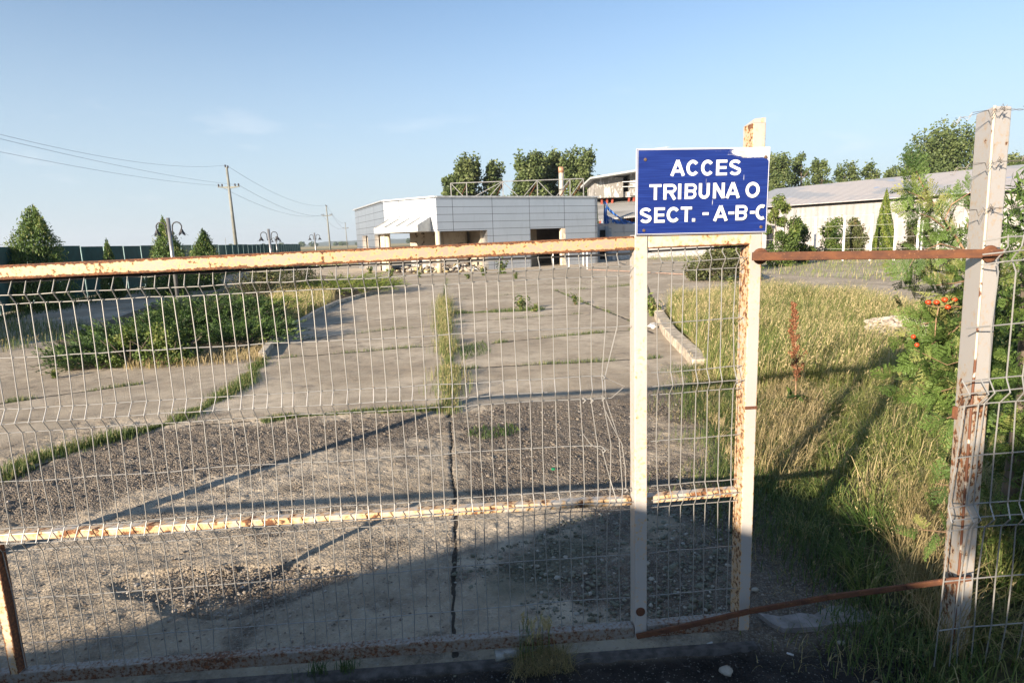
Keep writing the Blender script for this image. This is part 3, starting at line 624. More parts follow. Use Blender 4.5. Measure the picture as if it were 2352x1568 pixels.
            stroke([(l + h, b), (l + h, t)]); q = h * .85; rz = (t - q - (cz + (.0 if ch == 'R' else H * .02))) / 2; up = t - q - rz
            stroke([(l + h, t - q), (r - rz * 1.25 - h * .6, t - q)] + arc(r - rz * 1.25 - h * .6, up, rz * 1.15, rz, 90, -90, 12) + [(l + h, up - rz)], SW * .85)
            if ch == 'R': stroke([(cx + W * .02, up - rz), (r - h * .9, b)], SW)
            else:
                rz2 = (up - rz - (b + q)) / 2; stroke([(r - rz2 * 1.2 - h * .6, b + q + 2 * rz2)] + arc(r - rz2 * 1.2 - h, b + q + rz2, rz2 * 1.2, rz2, 90, -90, 12) + [(l + h, b + q)], SW * .85)
        elif ch == 'S':
            q = h * .85; rz = (H - 2 * q) / 4; rx = W / 2 - h
            stroke(arc(cx, t - q - rz, rx, rz, 22, 205, 14) + [(cx - rx * .55, cz + rz * .38), (cx + rx * .55, cz - rz * .38)] + arc(cx, b + q + rz, rx, rz, 25, -158, 14), SW * .92)
        elif ch == '-': stroke([(l, cz), (r, cz)], SW * .85)
        elif ch == '.': stroke([(cx, b), (cx, b + SW)], SW)
    for ch, a, b in zip('ACCES', (520, 650, 770, 893, 1000), (640, 755, 875, 983, 1098)): letter(ch, a, b, 503, 628)
    for ch, a, b in zip('TRIBUNAO', (352, 466, 585, 640, 755, 872, 975, 1140), (450, 572, 612, 738, 845, 968, 1095, 1257)): d = (a - 350) * -.0105; letter(ch, a, b, 694 + d, 820 + d)
    for ch, a, b in zip('SECT.', (275, 393, 495, 610, 704), (372, 480, 605, 702, 730)): d = (a - 275) * -.0145; letter(ch, a, b, 884 + d, 1008 + d)
    for ch, a, b in zip('-A-B-c', (790, 878, 1003, 1062, 1182, 1228), (840, 1000, 1052, 1160, 1222, 1322)): d = (a - 275) * -.0145; letter(ch, a, b, 884 + d + (0), 1008 + d)
    mw = plain('white_vinyl_lettering', (.72, .72, .71), .45, var=.05); o = m2.build('lettering', mw, None); put(o); o = m.build('border_line', mw, None); put(o)
    ms = plain('rusty_screw', (.12, .075, .05), .7, var=.5, scale=200)
    for x, z in ((X(316), sh / 2 - .039), (X(1298), sh / 2 - .036), (X(312), -sh / 2 + .018), (X(1285), -sh / 2 + .022)):
        s_ = MB(); s_.lathe((x, -.002, z), [(.0060, 0), (.0060, .0015), (.0045, .0028), (.0012, .0028), (.0010, .0015)], 12, ax=(0, -1, 0)); o = s_.build('screw', ms, None); put(o)
sign()
# ------------------------------------------------------------------ rusty bars between the gate and the end post
def bolt(mb, c, r=.022, d=.012): mb.lathe(c, [(r, 0), (r, d * .6), (r * .8, d)], 18, ax=tuple(-GN))
def rusty_bar(pts, w, h, label, bolts, seed):
    root = empty('rusty_bar', pts[0], label, 'metal bar', 'rusty flat bars closing the gap beside the gate')
    mb = MB()
    for a, b in zip(pts[:-1], pts[1:]):
        d = (Vector(b) - Vector(a)).normalized() * .0; mb.beam(Vector(a) - d, Vector(b) + d, w, h)
    mb.build('bar', M_RUST, root, bevel=.003)
    for c in bolts:
        m = MB(); bolt(m, c, .030, .010); m.build('washer', M_RUST, root)
        m = MB(); m.lathe(Vector(c) - Vector(GN) * .010, [(.013, 0), (.013, .010), (.010, .012)], 6, ax=tuple(-GN)); m.build('bolt_head', M_RUST, root)
    return root
g1 = YP(1728, 589, GW(.93, 0, -.035)[1]); g2 = YP(2302, 582, 2.135)
rb = rusty_bar([g1, g2], .022, .031, 'straight rusty brown bar between the gate and the right post at eye level', [YP(1746, 588, GW(.93, 0, -.002)[1]), YP(2272, 583, 2.150)], 1)
bp = [YP(1462, 1461, GW(.47, 0, -.012)[1])] + [YP(u, v, y) for u, v, y in ((1560, 1440, 2.26), (1720, 1403, 2.245), (1900, 1371, 2.21), (2080, 1347, 2.17), (2230, 1326, 2.13))]
rusty_bar(bp, .012, .022, 'bent rusty bar sloping low from the gate foot to the right post', [], 2)

# ------------------------------------------------------------------ right end post: two cream faces with a weld seam
def end_post():
    bl, bm, br, bk = YP(2160, 1400, 2.30), YP(2197, 1400, 2.155), YP(2233, 1400, 2.19), None
    root = empty('fence_post', (bm[0], bm[1], 0), 'tall square cream steel post with heavy rust near its foot right of the gate gap', 'post')
    tl, tm, tr = YP(2242, 262, 2.30), YP(2284, 243, 2.155), YP(2325, 243, 2.19)
    bot = [Vector((p[0], p[1], -.05)) for p in (bl, bm, br)]; bot.append(bot[0] + bot[2] - bot[1]); top = [Vector(tl), Vector(tm), Vector(tr)]; top.append(top[0] + top[2] - top[1])
    t = NT('end_post_paint'); co = t.xyz(); big = t.noise(7, 5); sm = t.noise(42, 5, .62); fine = t.noise(150, 3)
    low = t.ramp(t.math('ADD', co[2], t.math('MULTIPLY', t.noise(11, 3), .25)), 1.32, 1.15, 0, t.ramp(t.noise(3.2, 3, stretch=(2.5, 2.5, .8)), .40, .62, .04, .15)); v = t.math('ADD', t.math('ADD', t.math('MULTIPLY', sm, .72), t.math('MULTIPLY', big, .34)), t.math('ADD', t.math('MULTIPLY', fine, .12), low))
    rust = t.ramp(v, .735, .775); halo = t.ramp(v, .60, .75); pc = t.mix(t.math('MULTIPLY', halo, .6), (.47, .44, .41), (.50, .33, .16)); t.bump(t.math('MULTIPLY', rust, -1), .5, .001)
    m = t.done(t.mix(rust, pc, t.mix(t.ramp(t.noise(70, 4), .42, .62), RUST2, (.32, .12, .035))), t.ramp(rust, 0, 1, .45, .9))
    mb = MB(); mb.hexa([tuple(p) for p in bot], [tuple(p) for p in top]); mb.build('post_body', m, root, bevel=.006)
    n = 26; pts = [bot[1].lerp(top[1], k / n) + Vector((random.uniform(-.0008, .0008), -.002, 0)) for k in range(n + 1)]; mb = MB(); mb.tube(pts, .0045, 8)
    t = NT('weld_seam_paint'); z = t.xyz()[2]; v = t.math('ADD', t.noise(22, 4), t.ramp(z, 1.28, 1.12, 0, .22)); mb.build('weld_seam', t.done(t.mix(t.ramp(v, .58, .66), (.50, .44, .35), (.13, .05, .024)), .7), root, smooth=True)
    mb = MB(); q = bot[0].lerp(top[0], .48); mb.box((q.x - .004, q.y - .02, q.z), (.030, .02, .05), .3); mb.build('lug', M_RUST, root, bevel=.003)
    return bot, top
random.seed(4); PB, PT = end_post()
# the wire mesh fence right of the post
def side_mesh():
    y0 = 2.075; root = empty('wire_fence_panel', YP(2400, 1400, y0) * np.array([1, 1, 0]), 'welded wire fence panel tied to the right post in front of the thuja', 'wire fence')
    mb = MB(); x0 = YP(2309, 588, y0)[0]; r = np.random.default_rng(9)
    lev = [(1.655, .0), (1.615, -.0), (1.57, .03), (1.53, 0), (1.35, .0), (1.16, 0), (1.115, -.03), (1.07, 0), (.88, 0), (.69, 0), (.645, -.03), (.60, 0), (.40, 0), (.20, 0), (.05, 0)]
    for i in range(-2, 22):
        x = x0 + .0505 * i; s_ = 0 if i >= 0 else 5; j = np.cumsum(r.normal(0, .0035, len(lev)))
        P_ = [(x - (1.6 - z) * .014 + j[k] + .008 * math.sin(k * 1.4 + i), y0 + d - (.012 if i < 0 else 0), z) for k, (z, d) in enumerate(lev)][(s_):]; mb.tube(P_, .0026, 6)
    for z in (1.645, 1.60, 1.565, 1.35, 1.16, 1.115, 1.07, .88, .69, .64, .60, .40, .20):
        xl = x0 - (.055 if z > 1.4 else .11) ; pts = [(xl, y0 + (.03 if z > 1.4 else 0), z - .010)] + [(x0 + k * .1, y0 + .004, z + .004 * k + r.normal(0, .002)) for k in range(0, 12)]; mb.tube(pts, .0026, 6)
    mb.build('wire_mesh', M_WIRE, root)
    mb = MB(); mb.box((x0 + 1.2, y0 + .05, .85), (.06, .06, 1.75)); mb.build('support_post', M_POST, root, bevel=.003)
side_mesh()
def barbed(p0, p1, seed, label):
    r = random.Random(seed); root = empty('barbed_wire', p0, label, 'barbed wire', 'barbed wire strands tied to the right post'); mb = MB(); p0, p1 = Vector(p0), Vector(p1); n = 60; A = []; B = []
    for i in range(n + 1):
        q = p0.lerp(p1, i / n) + Vector((0, 0, -.02 * math.sin(math.pi * i / n))); a = i * 1.1; A.append(q + Vector((0, math.cos(a), math.sin(a))) * .0024); B.append(q - Vector((0, math.cos(a), math.sin(a))) * .0024)
    mb.tube(A, .0009, 5); mb.tube(B, .0009, 5)
    # wrapped round the post
    W = []; 
    for k in range(14):
        t_ = k / 13; c = p0 + Vector((-.10 * t_, -.012 + .10 * t_ * (t_ > .55), .010 * math.sin(k * 1.9) - .018 * t_)); W.append(c)
    mb.tube(W, .0010, 5); mb.tube([w + Vector((0, -.003, .010 * math.sin(i * .9))) for i, w in enumerate(W)], .0010, 5)
    mb.build('strand', M_BWIRE, root)
    for k in range(7):
        q = p0.lerp(p1, .02 + k / 7); m = MB(); L = []
        for j in range(7): a = j * 1.2; L.append(q + Vector(((j - 3) * .0016, math.cos(a) * .006, math.sin(a) * .006)))
        m.tube(L, .0012, 4); m.tube([q, q + Vector((.006, -.004, .014))], .0011, 4); m.tube([q, q + Vector((-.007, -.003, -.013))], .0011, 4); m.build('barb', M_BWIRE, root)
barbed(YP(2300, 252, 2.14), YP(2352 + 320, 205, 2.0), 1, 'topmost barbed wire strand wound over the top of the right post')
barbed(YP(2292, 372, 2.14), YP(2352 + 320, 305, 2.0), 2, 'middle barbed wire strand knotted round the right post below its top')
barbed(YP(2272, 540 - 61, 2.14), YP(2352 + 320, 420, 2.0), 3, 'lowest barbed wire strand on the right post, just above the mesh')
# ------------------------------------------------------------------ grass
LEAN = np.array([.16, -.04, 0])
def gz(P, z=0.0): return np.concatenate([P, np.full((len(P), 1), z)], 1)
mead_near = px((1560, 745), (1588, 800), (1625, 880), (1650, 960), (1690, 1080), (1735, 1140)) + px((1850, 1240), (1990, 1385), (2080, 1500), (2150, 1620), (2500, 1700)) + [np.array([5.5, 1.7]), np.array([9.5, 8.5])] + px((2100, 775), (1980, 735))
mead_far = px((1530, 722), (1548, 695), (1650, 688), (1800, 682), (1950, 700), (2100, 735), (2180, 770)) + [np.array([10.5, 8.8]), np.array([6.5, 5.0])] + px((1640, 900), (1590, 800))
def ragged(poly, amp=.05, st=.12):
    out = []
    for a_, b_ in zip(poly, list(poly[1:]) + [poly[0]]):
        a_, b_ = np.array(a_[:2], float), np.array(b_[:2], float); k = max(1, int(np.linalg.norm(b_ - a_) / st)); n_2 = np.array([-(b_ - a_)[1], (b_ - a_)[0]]) / (np.linalg.norm(b_ - a_) + 1e-9)
        out += [a_ + (b_ - a_) * j / k + n_2 * (rng.normal(0, amp) if j else 0) for j in range(k)]
    return out
tag(sheet('meadow_soil', [tuple(p) for p in ragged([p + np.array([.08, .02]) for p in mead_near])], .008, soil('meadow_soil', (.05, .050, .022), (.13, .11, .055), 3)), kind='structure')
tag(sheet('meadow_soil_far', [tuple(p) for p in mead_far], .004, bpy.data.materials['meadow_soil']), kind='structure')
mb_x = px((1975, 780), (2020, 755), (2150, 760), (2200, 800), (2190, 900), (2130, 915), (2020, 905), (1975, 870))
def meadow(name, poly, n, hfun, tfun, wd, curl, heads, hs, label, mat=M_GRASS, z=0.0, excl=True, lean=LEAN):
    P = sample(rng, poly, n)
    if excl: P = P[~pip(mb_x, P[:, 0], P[:, 1])]
    h = hfun(P) * rng.uniform(.45, 1.1, len(P)); t = tfun(P) + rng.normal(0, .25, len(P))
    return tag(grass(name, mat, rng, gz(P, z), h, wd, t, lean, curl, heads, hs), label, kind='stuff')
def edge_f(P): return np.clip((P[:, 0] - 1.35 - .28 * (P[:, 1] - 2)) / .9, .22, 1)
meadow('meadow_grass', mead_near, 62000, lambda P: (.22 + .13 * wav(P[:, 0], P[:, 1], 1.6)) * edge_f(P) + .07, lambda P: .50 + .36 * wav(P[:, 0], P[:, 1], 1.5, 2), .0046, 1.5, .12, .016, 'tangled green and straw meadow grass right of the gate')
meadow('tall_meadow_grass', mead_far, 56000, lambda P: .47 + .16 * wav(P[:, 0], P[:, 1], 1.3), lambda P: .62 + .32 * wav(P[:, 0], P[:, 1], 1.1, 1), .0060, .9, .16, .035, 'tall pale feathery grass in the kerbed bed', excl=False)
def tussocks(name, poly, n, per, h, r, label, mat=M_GRASS, tb=.4, curl=.9, wd=.0052, heads=.08):
    C = sample(rng, poly, n); C = C[~pip(mb_x, C[:, 0], C[:, 1])]; n = len(C); k = rng.integers(int(per * .5), int(per * 1.4), n); I = np.repeat(np.arange(n), k); N = len(I); a = rng.random(N) * 6.283; q = np.sqrt(rng.random(N)); sc_ = rng.uniform(.5, 1.25, n)
    off = np.stack([np.cos(a), np.sin(a)], 1) * (q * r * sc_[I])[:, None]; P = C[I] + off; ld = rng.normal(0, .28, (n, 2)); lean = np.concatenate([off / r * .85 + ld[I], np.zeros((N, 1))], 1)
    tn = tb + rng.normal(0, .24, n); hh = h * sc_[I] * rng.uniform(.45, 1.15, N) * (.35 + .65 * np.clip(edge_f(P) * 1.3, 0, 1))
    V, F, T, tp = blades(rng, gz(P), hh, lean, wd, tn[I] + rng.normal(0, .16, N), curl); o = grass(name, mat, rng, gz(P), hh, wd, tn[I] + rng.normal(0, .16, N), lean, curl, heads, .016); return tag(o, label, kind='stuff')
tussocks('meadow_tussocks', mead_near, 620, 95, .30, .10, 'tangled tussocks of green and straw grass right of the gate', tb=.50)
tussocks('tall_meadow_tussocks', mead_far, 330, 60, .52, .14, 'feathery tussocks in the kerbed bed', tb=.6, wd=.006, heads=.25)
edge_l = [np.array(p) for p in px((1600, 850), (1650, 960), (1690, 1080), (1735, 1140), (1850, 1245), (1980, 1380), (2070, 1490), (2140, 1600), (2200, 1700))]
EL = []
dp = px((1700, 960), (1780, 900), (1900, 930), (1890, 1060), (1800, 1150), (1720, 1100))
meadow('dead_grass_patch', dp, 2600, lambda P: .26 + P[:, 0] * 0, lambda P: .62 + P[:, 0] * 0, .0042, 1.2, .15, .014, 'patch of dead straw grass beside the gate upright', M_DRY)
dp = px((2060, 1180), (2180, 1150), (2180, 1420), (2230, 1560), (2150, 1520), (2050, 1350))
meadow('dead_grass_by_post', dp, 1700, lambda P: .30 + P[:, 0] * 0, lambda P: .55 + P[:, 0] * 0, .0036, 1.2, .05, .012, 'straw grass standing round the foot of the right post', M_DRY)
def strip(name, line, width, n, h, mat, tint, label, wd=.005, curl=.6, heads=.05, hs=.014, z=-.01, gaps=.0, lean=(0.05, 0, 0)):
    line = [np.asarray(p)[:2] for p in line]; L = [np.linalg.norm(b - a) for a, b in zip(line[:-1], line[1:])]; tot = sum(L); cum = np.concatenate([[0], np.cumsum(L)])
    u = rng.random(n) * tot; i = np.clip(np.searchsorted(cum, u, side='right') - 1, 0, len(L) - 1); f = ((u - cum[i]) / np.array(L)[i])[:, None]
    A, B = np.array(line[:-1])[i], np.array(line[1:])[i]; P = A + (B - A) * f; d = (B - A) / np.linalg.norm(B - A, axis=1)[:, None]; nrm = np.stack([-d[:, 1], d[:, 0]], 1)
    cl = .5 + .5 * np.sin(u * 5.1 + 2 * np.sin(u * 2.3)); keep = rng.random(n) > gaps * (1 - cl) * 1.6; P = P + nrm * rng.normal(0, width / 2, n)[:, None] * (.5 + .7 * cl[:, None]); P, cl = P[keep], cl[keep]
    hh = h * (.35 + .65 * cl) * rng.uniform(.4, 1.1, len(P)); return tag(grass(name, mat, rng, gz(P, z), hh, wd, tint + rng.normal(0, .22, len(P)), lean, curl, heads, hs), label, kind='stuff')
strip('meadow_edge_grass', edge_l, .34, 9000, .15, M_GREEN, .38, 'straggling grass creeping out over the gravel along the meadow edge', wd=.0042, curl=1.3, z=.0)
strip('meadow_edge_litter', [p + np.array([-.08, -.02]) for p in edge_l], .5, 3500, .05, M_DRY, .5, 'dead grass litter strewn on the gravel along the meadow edge', wd=.003, curl=2.4, z=.0, heads=0)
strip('joint_grass', px((-300, 1232), (0, 1102), (66, 1060), (200, 1022), (409, 966), (553, 889), (606, 824)), .13, 9000, .10, M_GREEN, .42, 'low grass growing along the slanting joint on the left of the pavement')
strip('tall_joint_grass', px((1019, 688), (1021, 760), (1029, 830), (1035, 880), (1030, 950)), .20, 7500, .24, M_GREEN, .62, 'tall bleached grass along the middle joint of the pavement', curl=.35, heads=.3, hs=.02)
strip('joint_grass', px((1027, 640), (1019, 690)), .12, 500, .12, M_GREEN, .35, 'thin green grass at the far end of the middle joint')
strip('joint_grass', px((600, 968), (660, 957), (830, 945), (1030, 938)), .07, 2600, .07, M_GREEN, .42, 'short grass in the cross joint left of the middle strip')
strip('joint_grass', px((1038, 720), (1200, 714), (1250, 710)), .16, 1800, .13, M_GREEN, .40, 'lush grass in the cross joint right of the middle strip')
for k, (ln, n_, lb) in enumerate([(JOINTS[4], 1600, 'grass in the diagonal joint near the inner gate upright'), (JOINTS[5], 420, 'sparse grass in the fine joint behind the lush cross joint'), (JOINTS[6], 1500, 'grass line across the pavement level with the white bag'), (JOINTS[7], 1100, 'grass line across the pavement below the meadow kerb end'),
                      (JOINTS[8], 500, 'sparse grass in the cross joint left of the tall bleached strip'), (JOINTS[9], 700, 'short grass in the cross joint at the corner of the juniper bed'), (JOINTS[10], 500, 'distant grass line across the middle of the yard'), (JOINTS[11], 450, 'farthest grass line across the yard'), (JOINTS[12], 900, 'dense grass line in front of the white building on the right of the yard'), (JOINTS[13], 900, 'grass tufts in the joint at the far left edge of the pavement')]):
    strip('joint_grass', ln, .07, n_, .075 if k != 8 else .12, M_GREEN, .45, lb, gaps=.9)
meadow('weed_patch', px((1085, 985), (1180, 975), (1200, 995), (1110, 1010), (1070, 1000)), 380, lambda P: .045 + P[:, 0] * 0, lambda P: .15 + P[:, 0] * 0, .006, .9, 0, .01, 'small green weeds growing on the dark gravel behind the gate', M_GREEN, excl=False, lean=0)
meadow('weed_patch', px((1050, 800), (1110, 785), (1130, 810), (1060, 830)), 500, lambda P: .07 + P[:, 0] * 0, lambda P: .2 + P[:, 0] * 0, .006, .9, 0, .01, 'green weeds beside the tall bleached joint grass', M_GREEN, excl=False, lean=0)
meadow('grass_fringe', px((1590, 830), (1640, 820), (1700, 1140), (1640, 1000), (1590, 900)), 1500, lambda P: .12 + P[:, 0] * 0, lambda P: .8 + P[:, 0] * 0, .0045, .9, .1, .014, 'thin dead grass creeping over the gravel at the meadow edge', M_DRY, excl=False)
meadow('yard_grass', [(13, 14), (24, 22), (60, 60), (60, 78), (9, 44), (10, 36), (9, 26)], 30000, lambda P: .22 + P[:, 0] * 0, lambda P: .45 + .2 * wav(P[:, 0], P[:, 1], .3), .014, .9, .0, .05, 'rough grass strip below the far white fence', excl=False)
sheet('yard_lawn', [(8.2, 26), (13, 21.5), (20, 20.5), (30, 26), (60, 60), (50, 79), (9, 44)], -.004, soil('yard_soil', (.11, .12, .045), (.24, .21, .10), 3))
sheet('yard_path', [(6.5, 15), (11, 9.5), (30, 12), (34, 24), (21, 20), (12, 21.0), (8, 24)], .0, M_PAVE)
meadow('field_grass', [(-21.5, 44), (-30, 79), (-60, 160), (-20, 160), (-12, 60), (-14, 46)], 6000, lambda P: .35 + P[:, 0] * 0, lambda P: .45 + .2 * wav(P[:, 0], P[:, 1], .2), .07, .6, .0, .05, 'rough grass of the open field beyond the yard', excl=False)
meadow('verge_grass', px((0, 742), (190, 745), (230, 765), (120, 790), (0, 812), (-300, 830), (-300, 760)), 4500, lambda P: .22 + P[:, 0] * 0, lambda P: .5 + P[:, 0] * 0, .007, .6, .2, .03, 'grass verge at the far left between the pavement and the drive', M_GREEN, excl=False)
# grass on the planted island
isl = px((150, 852), (602, 824), (640, 770), (735, 715), (812, 686), (868, 672), (890, 648), (740, 632), (560, 655), (350, 700), (130, 780))
sheet('island_soil', [tuple(p) for p in isl], .006, M_SOIL)
meadow('island_grass', px((625, 770), (735, 712), (770, 690), (735, 665), (650, 672), (600, 720)), 5200, lambda P: .42 + P[:, 0] * 0, lambda P: .72 + P[:, 0] * 0, .009, .6, .3, .04, 'tall straw grass on the planted island behind the juniper', M_GRASS, excl=False)
meadow('island_grass', px((280, 852), (602, 832), (606, 800), (470, 815), (300, 828)), 1500, lambda P: .15 + P[:, 0] * 0, lambda P: .70 + P[:, 0] * 0, .006, .5, .3, .02, 'dry reddish grass along the near edge of the juniper bed', M_DRY, excl=False)
# kerbs
def kerb(name, line, w, h):
    line = [Vector((p[0], p[1], 0)) for p in line]; mb = MB()
    for a, b in zip(line[:-1], line[1:]):
        n = max(1, round((b - a).length / 1.0))
        for k in range(n): p, q = a.lerp(b, k / n), a.lerp(b, (k + 1) / n); mb.beam(p + (q - p) * .008 + Vector((0, 0, h / 2 - .03)), q - (q - p) * .008 + Vector((0, 0, h / 2 - .03 + random.uniform(-.004, .004))), w, h + .06)
    tag(mb.build(name, M_KERB, bevel=.012), kind='structure')
kerb('island_kerb', px((602, 822), (640, 772), (690, 742), (735, 716), (775, 697), (812, 686), (866, 672)), .11, .09)
kerb('meadow_kerb', px((1608, 848), (1590, 822), (1567, 800), (1538, 770), (1514, 729)), .20, .13)
kerb('meadow_kerb', px((1514, 728), (1528, 716), (1546, 697), (1640, 688)), .18, .13)
# single weeds
def weed(u, v, h, n, label, mat=M_BUSH, sp=.5, cat='weed'):
    p = G(u, v); root = empty('weed', p, label, cat, 'weeds growing out of the pavement'); mb = MB(); C = []; 
    for k in range(n):
        a = rng.random() * 6.28; q = Vector((math.cos(a), math.sin(a), 0)) * h * sp * rng.random(); hh = h * rng.uniform(.6, 1); mb.tube([Vector(p), Vector(p) + q * .4 + Vector((0, 0, hh * .5)), Vector(p) + q + Vector((0, 0, hh))], .004, 4, r2=.001)
        m = 16; f = rng.random(m)[:, None]; C.append(np.asarray(p) + np.array(q) * f + np.array([0, 0, hh]) * f + rng.normal(0, .03 * h / .3, (m, 3)))
    mb.build('stem', M_GREEN if False else M_TWIG, root); C = np.concatenate(C); C[:, 2] = np.maximum(C[:, 2], .01)
    cloud('leaves', mat, root, rng, C, .09 * h / .4 + .02, .035 * h / .4 + .008, rng.random(len(C)))
for u, v, h, n, lb in [(1110, 633, .45, 9, 'bushy green weed in front of the ruined shop front'), (1155, 628, .75, 9, 'tall green weed at the edge of the debris'), (1075, 640, .30, 8, 'low weed on the pavement left of the tall one'), (1185, 640, .28, 8, 'small round weed on the pavement below the right pier'),
                       (965, 637, .35, 8, 'green weed under the entrance canopy'), (898, 634, .45, 8, 'green weed by the left canopy column'), (850, 628, .5, 8, 'weed at the foot of the left facade'), (1198, 712, .38, 7, 'spindly white flowering weed on the lush joint grass'), (1228, 716, .25, 5, 'thin weed stalk right of the white flowering one'),
                       (627, 748 + 14, .18, 7, 'small weed on the pavement near the island kerb'), (1500, 725, .42, 12, 'broad leaved weed beside the inner gate upright'), (1680, 655, .30, 8, 'low weed on the yard right of the gate upright'), (1320, 700, .3, 5, 'single weed stalk in the middle of the yard'), (128, 868, .14, 7, 'small weed on the crack at the far left')]: weed(u, v, h, n, lb)
# dry tuft in front of the bottom rail and tiny tufts
tp = sample(rng, px((1175, 1500), (1300, 1495), (1320, 1545), (1180, 1560)), 900); tag(grass('dry_grass_tuft', M_DRY, rng, gz(tp, .0), rng.uniform(.02, .075, 900), .0020, rng.normal(.36, .2, 900), (0, 0, 0), 2.2, .03, .008), 'tuft of dead dry grass heaped in front of the bottom rail', 'grass tuft')
tp = G(1225, 1510)[:2] + rng.normal(0, .035, (60, 2)); tag(grass('green_grass_tuft', M_GREEN, rng, gz(tp, .0), rng.uniform(.10, .22, 60), .003, rng.normal(.4, .3, 60), (0, 0, 0), .35, .5, .03), 'few upright green stalks in seed in front of the bottom rail', 'grass tuft')
for u, v, lb in ((795, 1540, 'small green grass tuft below the bottom rail on the left'), (30 + 700, 1548, 'tiny weed tuft next to the small green grass tuft')):
    tp = G(u, v)[:2] + rng.normal(0, .02, (70, 2)); tag(grass('green_grass_tuft', M_GREEN, rng, gz(tp, -.005), rng.uniform(.03, .08, 70), .003, rng.normal(.15, .1, 70), (0, 0, 0), 1.0), lb, 'grass tuft')

# ------------------------------------------------------------------ fern-like thuja sprays
def frond(seed, l=.15):
    r = np.random.default_rng(seed); Q = []
    def seg(a, b, w0, w1):
        a, b = np.array(a), np.array(b); d = b - a; n = np.array([-d[1], d[0]]); n = n / (np.linalg.norm(n) + 1e-9); Q.append([(a - n * w0 / 2), (a + n * w0 / 2), (b + n * w1 / 2), (b - n * w1 / 2)])
    K = 11
    for k in range(K): y0, y1 = l * k / K, l * (k + 1) / K; seg((0, y0), (0, y1), .0040, .0036)
    for k in range(1, K + 1):
        y = l * k / (K + .6); s = (-1) ** k; tt = k / K; ln = l * (.50 * (1 - tt) + .10) * r.uniform(.8, 1.15) * (1.0 if k > 1 else .7); ang = math.radians(r.uniform(38, 56)); d = np.array([s * math.sin(ang), math.cos(ang)]); m = max(2, int(ln / .0085))
        for side in ((s,), (s, -s))[k % 2 == 0]:
            d = np.array([side * math.sin(ang), math.cos(ang)]); p0 = np.array([0, y])
            for j in range(m):
                a = p0 + d * ln * j / m; b = p0 + d * ln * (j + 1) / m; seg(a, b, .0038, .0030)
                if j: 
                    for q in (-1, 1):
                        an = math.radians(42) * q; dd = np.array([d[0] * math.cos(an) - d[1] * math.sin(an), d[0] * math.sin(an) + d[1] * math.cos(an)]); L2 = min(.013, (ln * (1 - j / m)) * .5 + .004) * r.uniform(.7, 1.1); seg(a, a + dd * L2, .0034, .0020)
    Q = np.array(Q); V = np.concatenate([Q, np.zeros((*Q.shape[:2], 1))], -1); rr = V[..., 1] / l; V[..., 2] = -.03 * rr ** 2 + r.normal(0, .0012, V.shape[:2]) - .25 * np.abs(V[..., 0]); return V.reshape(-1, 3)
FR = [frond(s) for s in range(5)]
def fronds(name, mat, parent, C, D, S, tint):
    """C roots, D growth directions, S scales"""
    VV, TT = [], []
    for k in range(len(C)):
        T = FR[k % 5] * S[k]; y = D[k] / np.linalg.norm(D[k]); h = rng.normal(size=3) + np.array([0, -1.2, .5]); x = np.cross(y, h); x /= np.linalg.norm(x); z = np.cross(x, y)
        VV.append(C[k] + T[:, 0:1] * x + T[:, 1:2] * y + T[:, 2:3] * z); TT.append(np.clip(tint[k] + .25 * (FR[k % 5][:, 1] / .15 - .5), 0, 1))
    V = np.concatenate(VV); return link(name, np_mesh(name, V, np.arange(len(V)).reshape(-1, 4), tint=np.concatenate(TT)), mat, parent)
